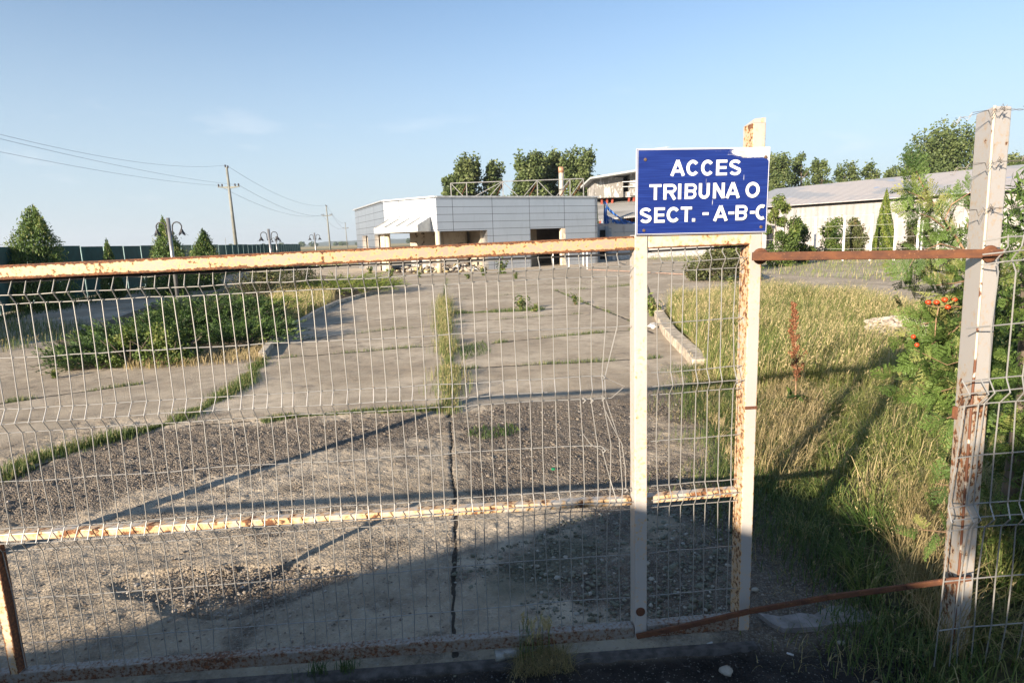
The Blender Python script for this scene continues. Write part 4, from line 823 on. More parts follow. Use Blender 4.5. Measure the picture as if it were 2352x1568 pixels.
def near_thuja():
    base = np.array([2.62, 3.05, 0]); root = empty('thuja', base, 'overgrown green thuja with ragged branches standing behind the right post', 'thuja')
    mb = MB(); mb.tube([base, base + (.02, 0, .8), base + (-.02, .02, 1.6), base + (.03, 0, 2.1)], .045, 10, r2=.018); mb.build('trunk', M_BARK, root)
    tw = MB(); C, D, S = [], [], []
    def add(p, d, s): C.append(np.array(p)); D.append(np.array(d)); S.append(s)
    def branch(pts, r=.008, n=14, s=.8, side=.9):
        P = [np.array(YP(u, v, y)) for u, v, y in pts]; tw.tube(P, r, 6, r2=r * .35); br_ = MB(); br_.tube(P, r, 6, r2=r * .35); br_.build('branch', M_TWIG, root); L = [np.linalg.norm(b - a) for a, b in zip(P[:-1], P[1:])]; tot = sum(L)
        for k in range(n):
            u = tot * (k + .5 + rng.uniform(-.4, .4)) / n; i = 0
            while i < len(L) - 1 and u > L[i]: u -= L[i]; i += 1
            a, b = P[i], P[i + 1]; q = a + (b - a) * min(1, u / L[i]); dr = (b - a) / np.linalg.norm(b - a); sd = np.cross(dr, np.array([0, -1, .2])) * (1 if k % 2 else -1)
            add(q, dr * .8 + sd * side + rng.normal(0, .22, 3), s * rng.uniform(.7, 1.15))
        add(P[-1], P[-1] - P[-2], s)
    branch([(2240, 618, 2.75), (2196, 545, 2.72), (2150, 478, 2.70), (2118, 425, 2.68), (2104, 392, 2.67)], .007, 20, .80)
    branch([(2196, 545, 2.72), (2140, 500, 2.66), (2098, 486, 2.62)], .004, 10, .75)
    branch([(2215, 575, 2.73), (2160, 560, 2.66), (2105, 582, 2.60), (2090, 610, 2.6)], .004, 13, .75)
    branch([(2170, 505, 2.70), (2185, 470, 2.68), (2232, 440, 2.68)], .004, 9, .7)
    branch([(2150, 478, 2.70), (2120, 455, 2.66), (2085, 440, 2.62)], .004, 9, .7)
    branch([(2240, 640, 2.75), (2195, 650, 2.7), (2150, 655, 2.66)], .005, 12, .75)
    branch([(2232, 560, 2.75), (2222, 520, 2.72), (2236, 480, 2.7)], .004, 9, .7)
    branch([(2246, 700, 2.75), (2190, 760, 2.7), (2140, 790, 2.66)], .006, 14, .85)
    for u, v, y in ((2120, 830, 2.7), (2155, 900, 2.62), (2115, 745, 2.75), (2175, 960, 2.6)):
        branch([(2262, v - 40, 2.8), ((u + 2262) / 2, v - 15, y + .05), (u, v, y)], .006, 13, .95)
    for u, v, y in ((2150, 1110, 2.5), (2110, 1215, 2.4)): branch([(2230, v - 20, 2.6), ((u + 2230) / 2, v + 6, y + .05), (u, v, y)], .005, 6, .8)
    def mass(n, x0, x1, y0, y1, z0, z1, s):
        for _ in range(n):
            p = np.array([rng.uniform(x0, x1), rng.uniform(y0, y1), rng.uniform(z0, z1)]); d = p - np.array([base[0], base[1] + .2, p[2] - .25]); d /= np.linalg.norm(d); add(p, d + rng.normal(0, .35, 3) + np.array([-.15, -.4, .25]), s * rng.uniform(.75, 1.3))
    mass(150, 1.86, 2.15, 2.50, 2.95, .85, 1.50, .85); mass(400, 2.20, 2.9, 2.40, 3.1, .12, 1.45, .95); mass(120, 2.10, 2.9, 2.5, 3.1, 1.4, 1.78, .8); pass
    C, D, S = np.array(C), np.array(D), np.array(S); fronds('foliage', M_THUJA, root, C, D, S, np.clip(rng.normal(.5, .22, len(C)), 0, 1))
near_thuja()
def dark_back_thuja():
    base = (3.6, 4.0, 0); root = empty('thuja', base, 'dark green thuja bush behind the wire fence panel at the right edge', 'thuja'); mb = MB(); mb.tube([Vector(base), Vector(base) + Vector((0, 0, 1.5))], .05, 8, r2=.02); mb.build('trunk', M_BARK, root)
    P, T = lobed(rng, base, 1.95, 1.7, 14, 9000, lambda t: max(.25, 1.05 - .75 * t), .16, .26); cloud('foliage', M_THUJA, root, rng, P, .075, .016, T * .8, np.array([0, 0, .9]), .8)
dark_back_thuja()
# rose branch with hips and the red dock
def hips():
    root = empty('rose_branch', YP(2206, 704, 2.62), 'bare rose twig carrying five orange red hips left of the right post', 'rose branch'); mb = MB(); mb.tube([YP(2215, 705, 2.62), YP(2176, 703, 2.6), YP(2150, 704, 2.6), YP(2128, 700, 2.6)], .0022, 6, r2=.0012)
    mb.tube([YP(2156, 704, 2.6), YP(2150, 735, 2.6), YP(2147, 775, 2.62)], .0025, 5); mb.build('twig', M_TWIG, root)
    for u, v in ((2132, 694), (2151, 694), (2170, 688), (2193, 687), (2177, 705)):
        c = YP(u, v, 2.6); o = link('hip', np_mesh('hip', IV * np.array([.0125, .0125, .0105]) * (1 + .03 * rng.normal(size=(len(IV), 1))) + c, IF, smooth=True), M_HIP, root); mb = MB(); mb.tube([c + (0, 0, -.008), YP(u + 3, v + 9, 2.6)], .001, 4); mb.build('stalk', M_TWIG, root)
    root2 = empty('rose_branch', YP(2175, 840, 2.62), 'low rose twig with two orange hips in front of the pale rubble', 'rose branch'); mb = MB(); mb.tube([YP(2240, 820, 2.62), YP(2175, 838, 2.6), YP(2100, 802, 2.6)], .002, 5, r2=.001); mb.build('twig', M_TWIG, root2)
    for u, v in ((2106, 792), (2098, 773)): link('hip', np_mesh('hip', IV * .010 + YP(u, v, 2.6), IF, smooth=True), M_HIP, root2)
hips()
def dock(u, v, top_v, label, dist=None):
    p = G(u, v, .0); h = EYE - .0 - (EYE - YP(u - 10, top_v, p[1])[2]); root = empty('dock_plant', p, label, 'dock plant'); mb = MB(); st = [Vector(p), Vector(p) + Vector((-.01, 0, h * .5)), Vector(p) + Vector((-.05, 0, h))]; mb.tube(st, .008, 6, r2=.003); mb.build('stem', M_TWIG, root)
    C = []
    for k in range(26):
        t_ = .34 + .66 * k / 25; c = np.array(st[0]) * (1 - t_) + np.array(st[2]) * t_; a = rng.random() * 6.28; L = .15 * (1.25 - t_) * rng.uniform(.5, 1.2); m = 55; f = rng.random(m)[:, None]; C.append(c + np.array([math.cos(a) * L * .75, math.sin(a) * L * .75, L * .9]) * f + rng.normal(0, .009, (m, 3)))
    C = np.concatenate(C); cloud('seed_head', M_DOCK, root, rng, C, .017, .012, rng.random(len(C)))
    C = np.asarray(p) + np.array([0, 0, .2]) + rng.normal(0, .05, (14, 3)); cloud('leaves', M_BUSH, root, rng, C, .12, .04, rng.random(len(C)) * .7)
dock(1826, 960, 702, 'tall rust red dock plant in seed in the meadow grass')

# ------------------------------------------------------------------ shrubs of the planted island
def shrub(name, poly_or_c, h, w, n, mat, L, Wd, label, cat, group=None, up=np.array([0, 0, .6]), nl=16, dpt=None, stems=True, twigs=None, spread=1.0, vert=.9, env=lambda t: 1.0 - .45 * t):
    c = poly_or_c; root = empty(name, (c[0], c[1], 0), label, cat, group); mb = MB()
    if stems:
        for k in range(7): a = k * .9; mb.tube([Vector((c[0], c[1], -.02)), Vector((c[0] + math.cos(a) * w * .2, c[1] + math.sin(a) * w * .2, h * .5)), Vector((c[0] + math.cos(a) * w * .34, c[1] + math.sin(a) * w * .34, h * .85))], .02, 5, r2=.005)
        mb.build('stem', M_BARK, root)
    P, T = lobed(rng, (0, 0, 0), h, w, nl, n, env, vert=vert)
    if dpt: P[:, 1] *= dpt / w
    P = P + np.array([c[0], c[1], 0]); P = P[P[:, 2] > .02]; T = T[:len(P)]
    cloud('foliage', mat, root, rng, P, L * rng.uniform(.6, 1.2, len(P)), Wd, T, up, spread); return root
def at(u, v): p = G(u, v); return (p[0], p[1])
GI = 'shrubs on the planted island'
def juniper(c, w, h, n, mat, label, aim, Lmul=1.0):
    """low spreading juniper: arching sprays of short needles"""
    root = empty('juniper', (c[0], c[1], 0), label, 'juniper', GI); B = []; TT = []; D = []; tw = MB()
    for k in range(n):
        a = rng.random() * 6.28; q = math.sqrt(rng.random()); R = w / 2 * q; L = rng.uniform(.28, .55) * Lmul; el = rng.uniform(.2, 1.0); o = np.array([c[0] + math.cos(a) * R, c[1] + math.sin(a) * R * .8, h * (1 - .55 * q ** 2) * rng.uniform(.25, .85)])
        b = a + rng.normal(0, .6); d = np.array([math.cos(b) * math.cos(el) + aim, math.sin(b) * math.cos(el), math.sin(el)]); m = 56; f = rng.random(m)[:, None]; tn = rng.normal(.36, .28)
        pts = o + d * L * f - np.array([0, 0, .25]) * L * f ** 2 + rng.normal(0, .028, (m, 3)) * (1.1 - f); B.append(pts); TT.append(tn + .35 * (f[:, 0] - .5) + rng.normal(0, .1, m)); D.append(np.repeat(d[None], m, 0))
        if k % 12 == 0: tw.tube([Vector((c[0], c[1], 0)), Vector(o), Vector(o + d * L * .7)], .01, 4, r2=.003)
    tw.build('branch', M_BARK, root); P = np.concatenate(B); T = np.concatenate(TT); DD = np.concatenate(D); k = P[:, 2] > .02; P, T, DD = P[k], T[k], DD[k]
    V, F = leaf_quads(rng, P, .060 * rng.uniform(.6, 1.2, len(P)), .0105, DD * 1.6, .6); link('foliage', np_mesh('foliage', V, F, tint=np.repeat(np.clip(T, 0, 1), 4)), mat, root)
juniper(at(485, 768), 2.5, .88, 760, M_JUNI, 'large dark green juniper with upswept sprays in the middle of the island', .15)
juniper(at(400, 790), 1.5, .55, 300, M_JUNI, 'dark juniper left of the large one, behind the broad leaved shrub', -.1)
juniper(at(205, 842), .7, .18, 110, M_JUNI, 'smallest low juniper right at the left tip of the island', -.2)
juniper(at(572, 790), 1.3, .42, 240, M_JUNI, 'dark juniper beside the kerb at the right end of the large one', .2)
juniper(at(262, 824), 1.1, .34, 230, M_JUNI, 'dark green juniper at the left tip of the island', -.2)
juniper(at(315, 795), 1.5, .42, 280, M_JUNI, 'mid green juniper between the left tip and the large dark juniper', 0)
juniper(at(585, 728), 2.2, .45, 360, M_JUNIY, 'lighter green juniper behind the large dark one', .1)
juniper(at(800, 675), 3.4, .6, 480, M_JUNIY, 'spreading yellow green juniper at the far end of the island', .2, 1.3)
shrub('shrub', at(395, 832), .46, 1.5, 4200, M_BUSH, .05, .034, 'broad leaved green shrub in front of the large dark juniper', 'shrub', GI, nl=14, dpt=1.0)
shrub('shrub', at(300, 838), .50, 1.0, 2200, M_BUSH, .05, .03, 'pale green shrub at the near edge of the bed left of the broad leaved one', 'shrub', GI, nl=9, dpt=.8)
shrub('shrub', at(590, 690), 1.0, 2.6, 5200, M_BUSHR, .08, .035, 'dark shrub with reddish bare stems under the top rail', 'shrub', GI, nl=16)
shrub('shrub', at(680, 672), 1.15, 2.8, 5200, M_BUSHR, .08, .035, 'brownish twiggy shrub behind the straw grass on the island', 'shrub', GI, nl=16)

# ------------------------------------------------------------------ conifers and hedge along the green fence
def conifer(cu, d, h, w, n, label, mat=M_THUJA, shape='ragged', L=.10, group='conifers along the green fence'):
    b = YP(cu, 560, d); base = (b[0], b[1], 0); root = empty('conifer', base, label, 'conifer', group); mb = MB(); mb.tube([Vector(base), Vector(base) + Vector((0, 0, h * .9))], .09, 8, r2=.02); mb.build('trunk', M_BARK, root)
    env = lambda t: max(.16, 1.1 - .92 * t ** 1.7)
    P, T = lobed(rng, base, h * .97, w, 60, n, env, .07, .15, vert=1.7)
    if shape != 'cone':
        tt = rng.random(n) ** 1.25; a = rng.random(n) * 6.283; f1, f2 = rng.random(2) * 6; lump = 1 + .20 * np.sin(a * 2 + tt * 5 + f1) + .16 * np.sin(a * 4 - tt * 13 + f2) + .12 * np.sin(a * 9 + tt * 31); tt = np.where(rng.random(n) < .3, rng.random(n), tt); R_ = w / 2 * (1.0 - tt ** 2.8) ** .75 * (1 - .25 * tt) * np.minimum(1, .8 + tt * 3) * lump * (.30 + .70 * rng.random(n) ** .4) + rng.exponential(.03, n)
        P = np.stack([np.cos(a) * R_ + .10 * w * np.sin(tt * 4 + f1) * tt, np.sin(a) * R_, (.03 + tt * h * .95 * (1 + .07 * np.sin(a * 2 + f2) + .04 * np.sin(a * 5 + f1))) + rng.normal(0, .04, n)], 1) + base; T = np.clip(.42 + .9 * (lump - 1) + rng.normal(0, .18, n), 0, 1)
    if shape == 'cone':
        tt = 1 - np.sqrt(rng.random(n)); a = rng.random(n) * 6.283; bulge = 1 + .10 * np.sin(a * 3 + tt * 9) + .07 * np.sin(a * 7 - tt * 23); R_ = w / 2 * (1 - tt) ** .85 * np.minimum(1, .75 + tt * 3) * bulge * rng.uniform(.72, 1.03, n)
        P = np.stack([np.cos(a) * R_, np.sin(a) * R_, .05 + tt * h], 1) + base; T = np.clip(.45 + .3 * np.sin(a * 5 + tt * 17) + rng.normal(0, .15, n), 0, 1)
    cloud('foliage', mat, root, rng, P, L * rng.uniform(.6, 1.3, len(P)), L * .33, T, np.array([0, 0, 1.1]), .75); return root
conifer(74, 19.5, 3.05, 1.75, 17000, 'broad ragged conifer with two tops at the far left before the green fence')
conifer(245, 23, 2.2, .85, 5200, 'slim pointed dark conifer before the green fence', shape='cone', L=.10)
conifer(378, 23.5, 2.82, 1.4, 14000, 'ragged conifer right behind the nearest lamp post')
conifer(463, 26, 2.4, 1.35, 11000, 'rounded bright green conifer right of the nearest lamp post', M_THUJA)
# green corrugated fence
def green_fence():
    A, B = Vector((-12.6, 8.0, 0)), Vector((-16.6, 24.0, 0)); Cc = Vector((-21.0, 47, 0)); Dd = Vector((-31, 92, 0)); root = empty('metal_fence', A, 'long dark green corrugated metal fence running away on the left', 'fence')
    m = plain('green_sheet', (.012, .082, .072), .45, var=.25, scale=3, metal=.0); mp_ = plain('fence_post_steel', (.20, .30, .30), .5, .3); pts = []
    for p, q in ((A, B), (B, Cc), (Cc, Dd)):
        n = round((q - p).length / 2.0)
        for k in range(n):
            a, b = p.lerp(q, k / n), p.lerp(q, (k + 1) / n); d = (b - a).normalized(); nn = Vector((-d.y, d.x, 0)); mb = MB(); V = []; L = (b - a).length - .13; N = 20; hz = 1.98 + random.uniform(-.02, .02)
            for i in range(N * 2 + 1):
                o = a + d * (.06 + L * i / (N * 2)) + nn * (.018 if i % 2 else -.018); V += [(o.x, o.y, .04), (o.x, o.y, hz)]
            mb.add(V, [(2 * i, 2 * i + 2, 2 * i + 3, 2 * i + 1) for i in range(N * 2)]); o = mb.build('sheet_panel', m, root); s_ = o.modifiers.new('thick', 'SOLIDIFY'); s_.thickness = .004
            mb = MB(); mb.box((a.x, a.y, .98), (.05, .05, 1.96)); mb.build('post', mp_, root)
green_fence()
# strip of shade-tolerant ground plants along the fence foot
fl = [np.array([-11.9, 8.0]), np.array([-15.8, 24.0]), np.array([-20.0, 46])]
strip('fence_foot_grass', fl, .9, 6000, .25, M_GREEN, .2, 'dark weeds along the foot of the green fence', wd=.02, lean=(0, 0, 0))

# ------------------------------------------------------------------ street lamps
M_POLE = plain('lamp_pole_metal', (.26, .255, .25), .38, .5, var=.15); M_IRON = plain('cast_iron', (.035, .035, .038), .5, .4)
def lamp(cu, d, h, label, tilt=.0):
    b = YP(cu, 570, d); b = np.array([b[0], b[1], 0]); root = empty('street_lamp', b, label, 'street lamp', 'twin armed lamp posts along the drive')
    mb = MB(); mb.tube([Vector(b) + Vector((0, 0, -.05)), Vector(b) + Vector((-h * tilt, 0, h))], .055, 14); mb.build('pole', M_POLE, root, smooth=True)
    mb = MB(); mb.lathe(Vector(b) + Vector((0, 0, 0)), [(.11, 0), (.11, .03), (.07, .06), (.06, .25)], 14); mb.build('base_collar', M_POLE, root)
    for s in (-1, 1):
        o = Vector(b) + Vector((-h * tilt, 0, h - .52)); mb = MB(); pts = []
        for k in range(15): a = math.radians(200 - 240 * k / 14); pts.append(o + Vector((s * (.24 + .14 * math.cos(a)), 0, .25 + .14 * math.sin(a))))
        pts = [o + Vector((s * .05, 0, .05)), o + Vector((s * .09, 0, .02))] + pts[1:]; mb.tube(pts, .018, 7)
        for k in range(10): a = k * .7; mb.tube([pts[3] + Vector((s * .02 * math.cos(a), .0, .03 * math.sin(a))), pts[3] + Vector((s * (.02 * math.cos(a) + .01), 0, .03 * math.sin(a) + .01))], .008, 5) if k < 3 else None
        mb.build('arm', M_IRON, root, smooth=True); e = pts[-1]; mb = MB(); n = 6
        for k in range(n):    # bell of pointed petals
            a0, a1 = 2 * math.pi * k / n, 2 * math.pi * (k + 1) / n; am = (a0 + a1) / 2
            def P_(a, r, z): return (e.x + s * .02 + math.cos(a) * r, e.y + math.sin(a) * r, e.z + z)
            mb.add([P_(a0, .025, .02), P_(a1, .025, .02), P_(a1, .065, -.07), P_(a0, .065, -.07), P_(a1 - .16, .10, -.125), P_(a0 + .16, .10, -.125), P_(am, .17, -.175)], [(0, 1, 2, 3), (3, 2, 4, 5), (5, 4, 6)])
        o2 = mb.build('lamp_shade', M_IRON, root); sm = o2.modifiers.new('thick', 'SOLIDIFY'); sm.thickness = .006
lamp(394, 18.6, 2.66, 'nearest twin armed lamp post, standing in the juniper island', .0)
lamp(622, 28.0, 2.50, 'second twin armed lamp post, in front of the open field', .01)
lamp(725, 46.0, 2.62, 'third twin armed lamp post, left of the grey building')
lamp(636, 58.0, 2.65, 'farthest lamp post, small and just right of the second one')
# ------------------------------------------------------------------ utility poles and cables
M_CONC = plain('pole_concrete', (.20, .20, .175), .85, var=.2, scale=2); M_INS = plain('insulator', (.05, .035, .03), .4)
UP = [((-18.9, -2, 0), 9.2), (tuple(YP(541, 573, 60) * np.array([1, 1, 0])), 9.3), (tuple(YP(757, 566, 122) * np.array([1, 1, 0])), 9.2), (tuple(YP(797, 563, 222) * np.array([1, 1, 0])), 9.2), (tuple(YP(520, 573, 420) * np.array([1, 1, 0])), 9)]
ULB = ['', 'nearest concrete utility pole with crossarm behind the green fence', 'second concrete utility pole, out in the field', 'third utility pole, small against the distant hills', 'tiny far utility pole above the green fence']
def att(i):
    b, h = UP[i]; t = UP[i][2] if len(UP[i]) > 2 else 0; b = Vector(b); return [b + Vector((.0, 0, h + .18)), b + Vector((-.95, 0, h * .80 + .2)), b + Vector((.95, 0, h * .80 + .2))]
for i in range(1, 5):
    b, h = UP[i]; root = empty('utility_pole', b, ULB[i], 'utility pole', 'utility poles of the overhead line'); b = Vector(b); mb = MB(); mb.tube([b + Vector((.012 * h, 0, -.2)), b + Vector((0, 0, h))], .19, 10, r2=.10); mb.build('pole', M_CONC, root, smooth=True)
    mb = MB(); z = h * .80; mb.hexa([b + Vector(q) for q in ((-1.05, -.06, z + .02), (-.1, -.06, z - .12), (-.1, .06, z - .12), (-1.05, .06, z + .02))], [b + Vector(q) for q in ((-1.05, -.06, z + .08), (-.1, -.06, z + .08), (-.1, .06, z + .08), (-1.05, .06, z + .08))])
    mb.hexa([b + Vector(q) for q in ((.1, -.06, z - .12), (1.05, -.06, z + .02), (1.05, .06, z + .02), (.1, .06, z - .12))], [b + Vector(q) for q in ((.1, -.06, z + .08), (1.05, -.06, z + .08), (1.05, .06, z + .08), (.1, .06, z + .08))]); mb.build('crossarm', M_CONC, root)
    if i < 4:
        for dx, dz in ((-.95, z + .08), (-.62, z + .08), (.62, z + .08), (.95, z + .08), (-.12, h - .02), (.12, h - .1)):
            mb = MB(); mb.lathe(b + Vector((dx, 0, dz)), [(.03, 0), (.075, .06), (.05, .1), (.085, .16), (.04, .26)], 8); mb.build('insulator', M_INS, root)
M_CABLE = plain('cable', (.20, .21, .23), .6)
cl = ['top', 'left', 'right']; tg = [(0, 309), (0, 349), (0, 319)]
for i in range(0, 3):
    A_, B_ = att(i), att(i + 1)
    for k in range(3):
        a, b = A_[k], B_[k]; sag = 1.3
        if i == 0:   # hang each near span so that it passes where the photograph has it
            r = ray(*tg[k]); # intersection of the vertical plane of the span with the sight line at the picture's left border
            d = b - a; den = r[0] * d.y - r[1] * d.x; t_ = (a.x * d.y - a.y * d.x) / den; f = ((r[0] * t_ - a.x) / d.x); zz = EYE + r[2] * t_; sag = (a.z + (b.z - a.z) * f - zz) / (4 * f * (1 - f))
        mb = MB(); mb.tube([a.lerp(b, q / 24) - Vector((0, 0, 4 * sag * (q / 24) * (1 - q / 24))) for q in range(25)], .008 + .005 * i, 5)
        tag(mb.build('overhead_cable', M_CABLE), f'{["top", "lower left", "lower right"][k]} cable of the overhead line {["from the left border to the nearest utility pole", "between the nearest and the second utility pole", "between the second and the third utility pole"][i]}', 'cable', 'cables of the overhead line')

# ------------------------------------------------------------------ the clad building
def cladding(name, first, step, base=(.66, .68, .71)):
    t = NT(name); uv = t.n.new('ShaderNodeUVMap'); s_ = t.xyz(uv.outputs[0])
    def line(x, off, per, w): f = t.math('FRACT', t.math('DIVIDE', t.math('ADD', x, -off + per * 10), per)); a = t.math('ABSOLUTE', t.math('SUBTRACT', f, .5)); return t.ramp(a, .5 - w / per, .5 - w * .6 / per)
    v = t.math('MAXIMUM', line(s_[0], first, step, .016), line(s_[1], HB - .10, .405, .013)); n = t.noise(.8, 4); n2 = t.noise(6, 5, stretch=(1, 1, .2))
    c = t.mix(t.ramp(n, .3, .7), tuple(x * .94 for x in base), base); c = t.mix(t.math('MULTIPLY', t.ramp(n2, .5, .8), .2), c, (.40, .40, .40)); c = t.mix(v, c, (.10, .10, .11))
    return t.done(c, .40, .93)
HB = 4.02
Lc, Ac, Bc, Rc = [np.array([*YP(u, 555, d)[:2]]) for u, d in ((820, 44.0), (886, 35.6), (1006, 33.6), (1373, 38.6))]
bldg = empty('pavilion', (*Bc, 0), 'single storey pavilion clad in silver grey panels with a gutted shop front', 'building')
def wall(name, P, Q, z0, z1, th, mat, s0=0.0, parent=bldg, u0=0.0, u1=None):
    """vertical slab from P to Q (front face on the line P-Q), thickness th behind it"""
    P, Q = np.array(P), np.array(Q); d = (Q - P) / np.linalg.norm(Q - P); n = np.array([-d[1], d[0]]); L = np.linalg.norm(Q - P); u1 = L if u1 is None else u1
    a, b = P + d * u0, P + d * u1; mb = MB(); mb.hexa([(*a, z0), (*b, z0), (*(b + n * th), z0), (*(a + n * th), z0)], [(*a, z1), (*b, z1), (*(b + n * th), z1), (*(a + n * th), z1)])
    return mb.build(name, mat, parent, uvw=lambda co: (float((np.array([co.x, co.y]) - P).dot(d)), co.z))
CL1 = cladding('cladding_left', 1.2, 2.6); CL2 = cladding('cladding_front', 1.15, 1.9); CL3 = cladding('cladding_right', .95, 2.42)
SO = 2.22
lAB = np.linalg.norm(Bc - Ac); lBR = np.linalg.norm(Rc - Bc); lLA = np.linalg.norm(Ac - Lc)
def fr(u): # length along the right face for a picture column
    r = ray(u, 555); d = (Rc - Bc) / lBR; M2 = np.array([[r[0], -d[0]], [r[1], -d[1]]]); return float(np.linalg.solve(M2, Bc)[1])
def frl(u):
    r = ray(u, 555); d = (Ac - Lc) / lLA; M2 = np.array([[r[0], -d[0]], [r[1], -d[1]]]); return float(np.linalg.solve(M2, Lc)[1])
wall('wall', Lc, Ac, SO, HB, .25, CL1); wall('wall', Ac, Bc, SO, HB, .25, CL2); wall('wall', Bc, Rc, SO, HB, .25, CL3)
o1, o2, o3 = fr(1120), fr(1219), fr(1291)
wall('wall', Bc, Rc, -.05, SO, .6, CL3, u0=o1, u1=o2); wall('wall', Bc, Rc, -.05, SO, .35, CL3, u0=o3 + .25, u1=lBR)
q = [frl(u) for u in (822, 832.5, 845, 861)]
wall('wall', Lc, Ac, -.05, SO, .25, CL1, u0=0, u1=q[1]); wall('wall', Lc, Ac, -.05, SO, .25, CL1, u0=q[2], u1=q[3])
M_BEIGE = plain('stripped_beige_wall', (.37, .31, .235), .9, var=.35, scale=.9, bump=.4); M_TILE = plain('beige_pillar', (.60, .50, .38), .8, var=.3); M_ROOF = plain('roof_felt', (.14, .14, .14), .9)
def inner_mat():
    t = NT('gutted_interior_plaster'); n = t.noise(1.6, 6, .6); c = t.mix(t.ramp(n, .35, .65), (.34, .28, .21), (.42, .36, .28)); c = t.mix(t.ramp(t.noise(2.6, 5, .62), .60, .64), c, (.075, .055, .042)); c = t.mix(t.ramp(t.noise(5.5, 4, .6), .66, .69), c, (.05, .04, .03))
    z = t.xyz()[2]; c = t.mix(t.math('MULTIPLY', t.ramp(t.math('ADD', z, t.math('MULTIPLY', n, .5)), 1.15, .95), 1), c, t.mix(t.ramp(t.noise(1.1, 5), .45, .6), (.40, .39, .37), (.16, .12, .09))); return t.done(c, .95)
M_INN = inner_mat()
nAB = np.array([-(Bc - Ac)[1], (Bc - Ac)[0]]) / lAB; nBR = np.array([-(Rc - Bc)[1], (Rc - Bc)[0]]) / lBR; dBR = (Rc - Bc) / lBR; dAB = (Bc - Ac) / lAB
Ai, Bi, Ri = Ac + nAB * 2.0 + dAB * .1, Bc + (nAB + nBR) / np.linalg.norm(nAB + nBR) * 2.3, Rc + nBR * 3.4
wall('interior_wall', Ai, Bi, -.05, SO + .3, .15, M_INN); wall('interior_wall', Bi, Bi + dBR * 1.5, -.05, SO + .3, .15, M_INN)
Bd = Bi + dBR * 1.5; wall('interior_wall', Bd + nBR * 2.2, Bd + nBR * 2.2 + dBR * 8.5, -.05, SO + .3, .15, plain('dark_inner_wall', (.13, .11, .095), .95, var=.4, scale=1.2)); wall('interior_wall', Bd, Bd + nBR * 2.2, -.05, SO + .3, .15, M_BEIGE)
e1 = Bc + dBR * o1; wall('interior_wall', e1 + nBR * .6, e1 + nBR * 3.5, -.05, SO + .3, .15, M_BEIGE); e2 = Bc + dBR * (o2 - .2); wall('interior_wall', e2 + nBR * .6, e2 + nBR * 3.5 , -.05, SO + .3, .15, M_BEIGE); e3 = Bc + dBR * (o2 - .3) + nBR * 2.0
wall('interior_wall', e3, e3 + dBR * 1.9, -.05, SO + .3, .12, M_BEIGE)
qd = Lc + (Ac - Lc) / lLA * q[1]; nLA = np.array([-(Ac - Lc)[1], (Ac - Lc)[0]]) / lLA
wall('interior_wall', Lc + nLA * .35, Ac + nLA * .35, -.05, SO + .3, .1, M_TILE, u0=q[1] - .5, u1=q[3] + 1.2)
mb = MB(); mb.box((*(Bc + dBR * (o3 + .12) + nBR * .14), 1.1), (.26, .26, 2.2), math.atan2(dBR[1], dBR[0])); mb.build('pillar', M_TILE, bldg)
mb = MB(); mb.box((*(Bc + dBR * (o1 + .16) + nBR * -.01), 1.08), (.30, .06, .36), math.atan2(dBR[1], dBR[0])); mb.build('notice_board', M_TILE, bldg)
roofp = [Lc + nLA * .26, Ac + (nLA + nAB) * .16, Bc + (nAB + nBR) * .16, Rc + nBR * .26, Rc + nBR * 10, Lc + nLA * 4 + np.array([6, 7.0])]
mb = MB(); mb.prism([tuple(p) for p in roofp], HB - .25, HB - .10); mb.build('roof', M_ROOF, bldg)
mb = MB(); mb.prism([tuple(p) for p in roofp], SO + .30, SO + .36); mb.build('ceiling', plain('soffit', (.34, .32, .29), .9), bldg)
wall('wall', Rc, Rc + nBR * 10, -.05, HB, .2, CL3)
for P_, Q_ in ((Lc, Ac), (Ac, Bc), (Bc, Rc)):
    d = (Q_ - P_) / np.linalg.norm(Q_ - P_); mb = MB(); mb.beam((*P_, HB + .035), (*Q_, HB + .035), .30, .07); mb.build('parapet_cap', plain('cap_metal', (.55, .56, .57), .45, .6), bldg)
for P_, Q_, u0, u1 in ((Ac, Bc, 0, lAB), (Bc, Rc, 0, o1), (Bc, Rc, o2, o3 + .25)):   # soffit edge
    d = (Q_ - P_) / np.linalg.norm(Q_ - P_); n = np.array([-d[1], d[0]]); a, b = P_ + d * u0 + n * .3, P_ + d * u1 + n * .3; mb = MB(); mb.hexa([(*(a), SO + .0), (*(b), SO), (*(b + n * 2.6), SO), (*(a + n * 2.6), SO)], [(*(a), SO + .05), (*(b), SO + .05), (*(b + n * 2.6), SO + .05), (*(a + n * 2.6), SO + .05)]); mb.build('soffit', bpy.data.materials['soffit'], bldg)
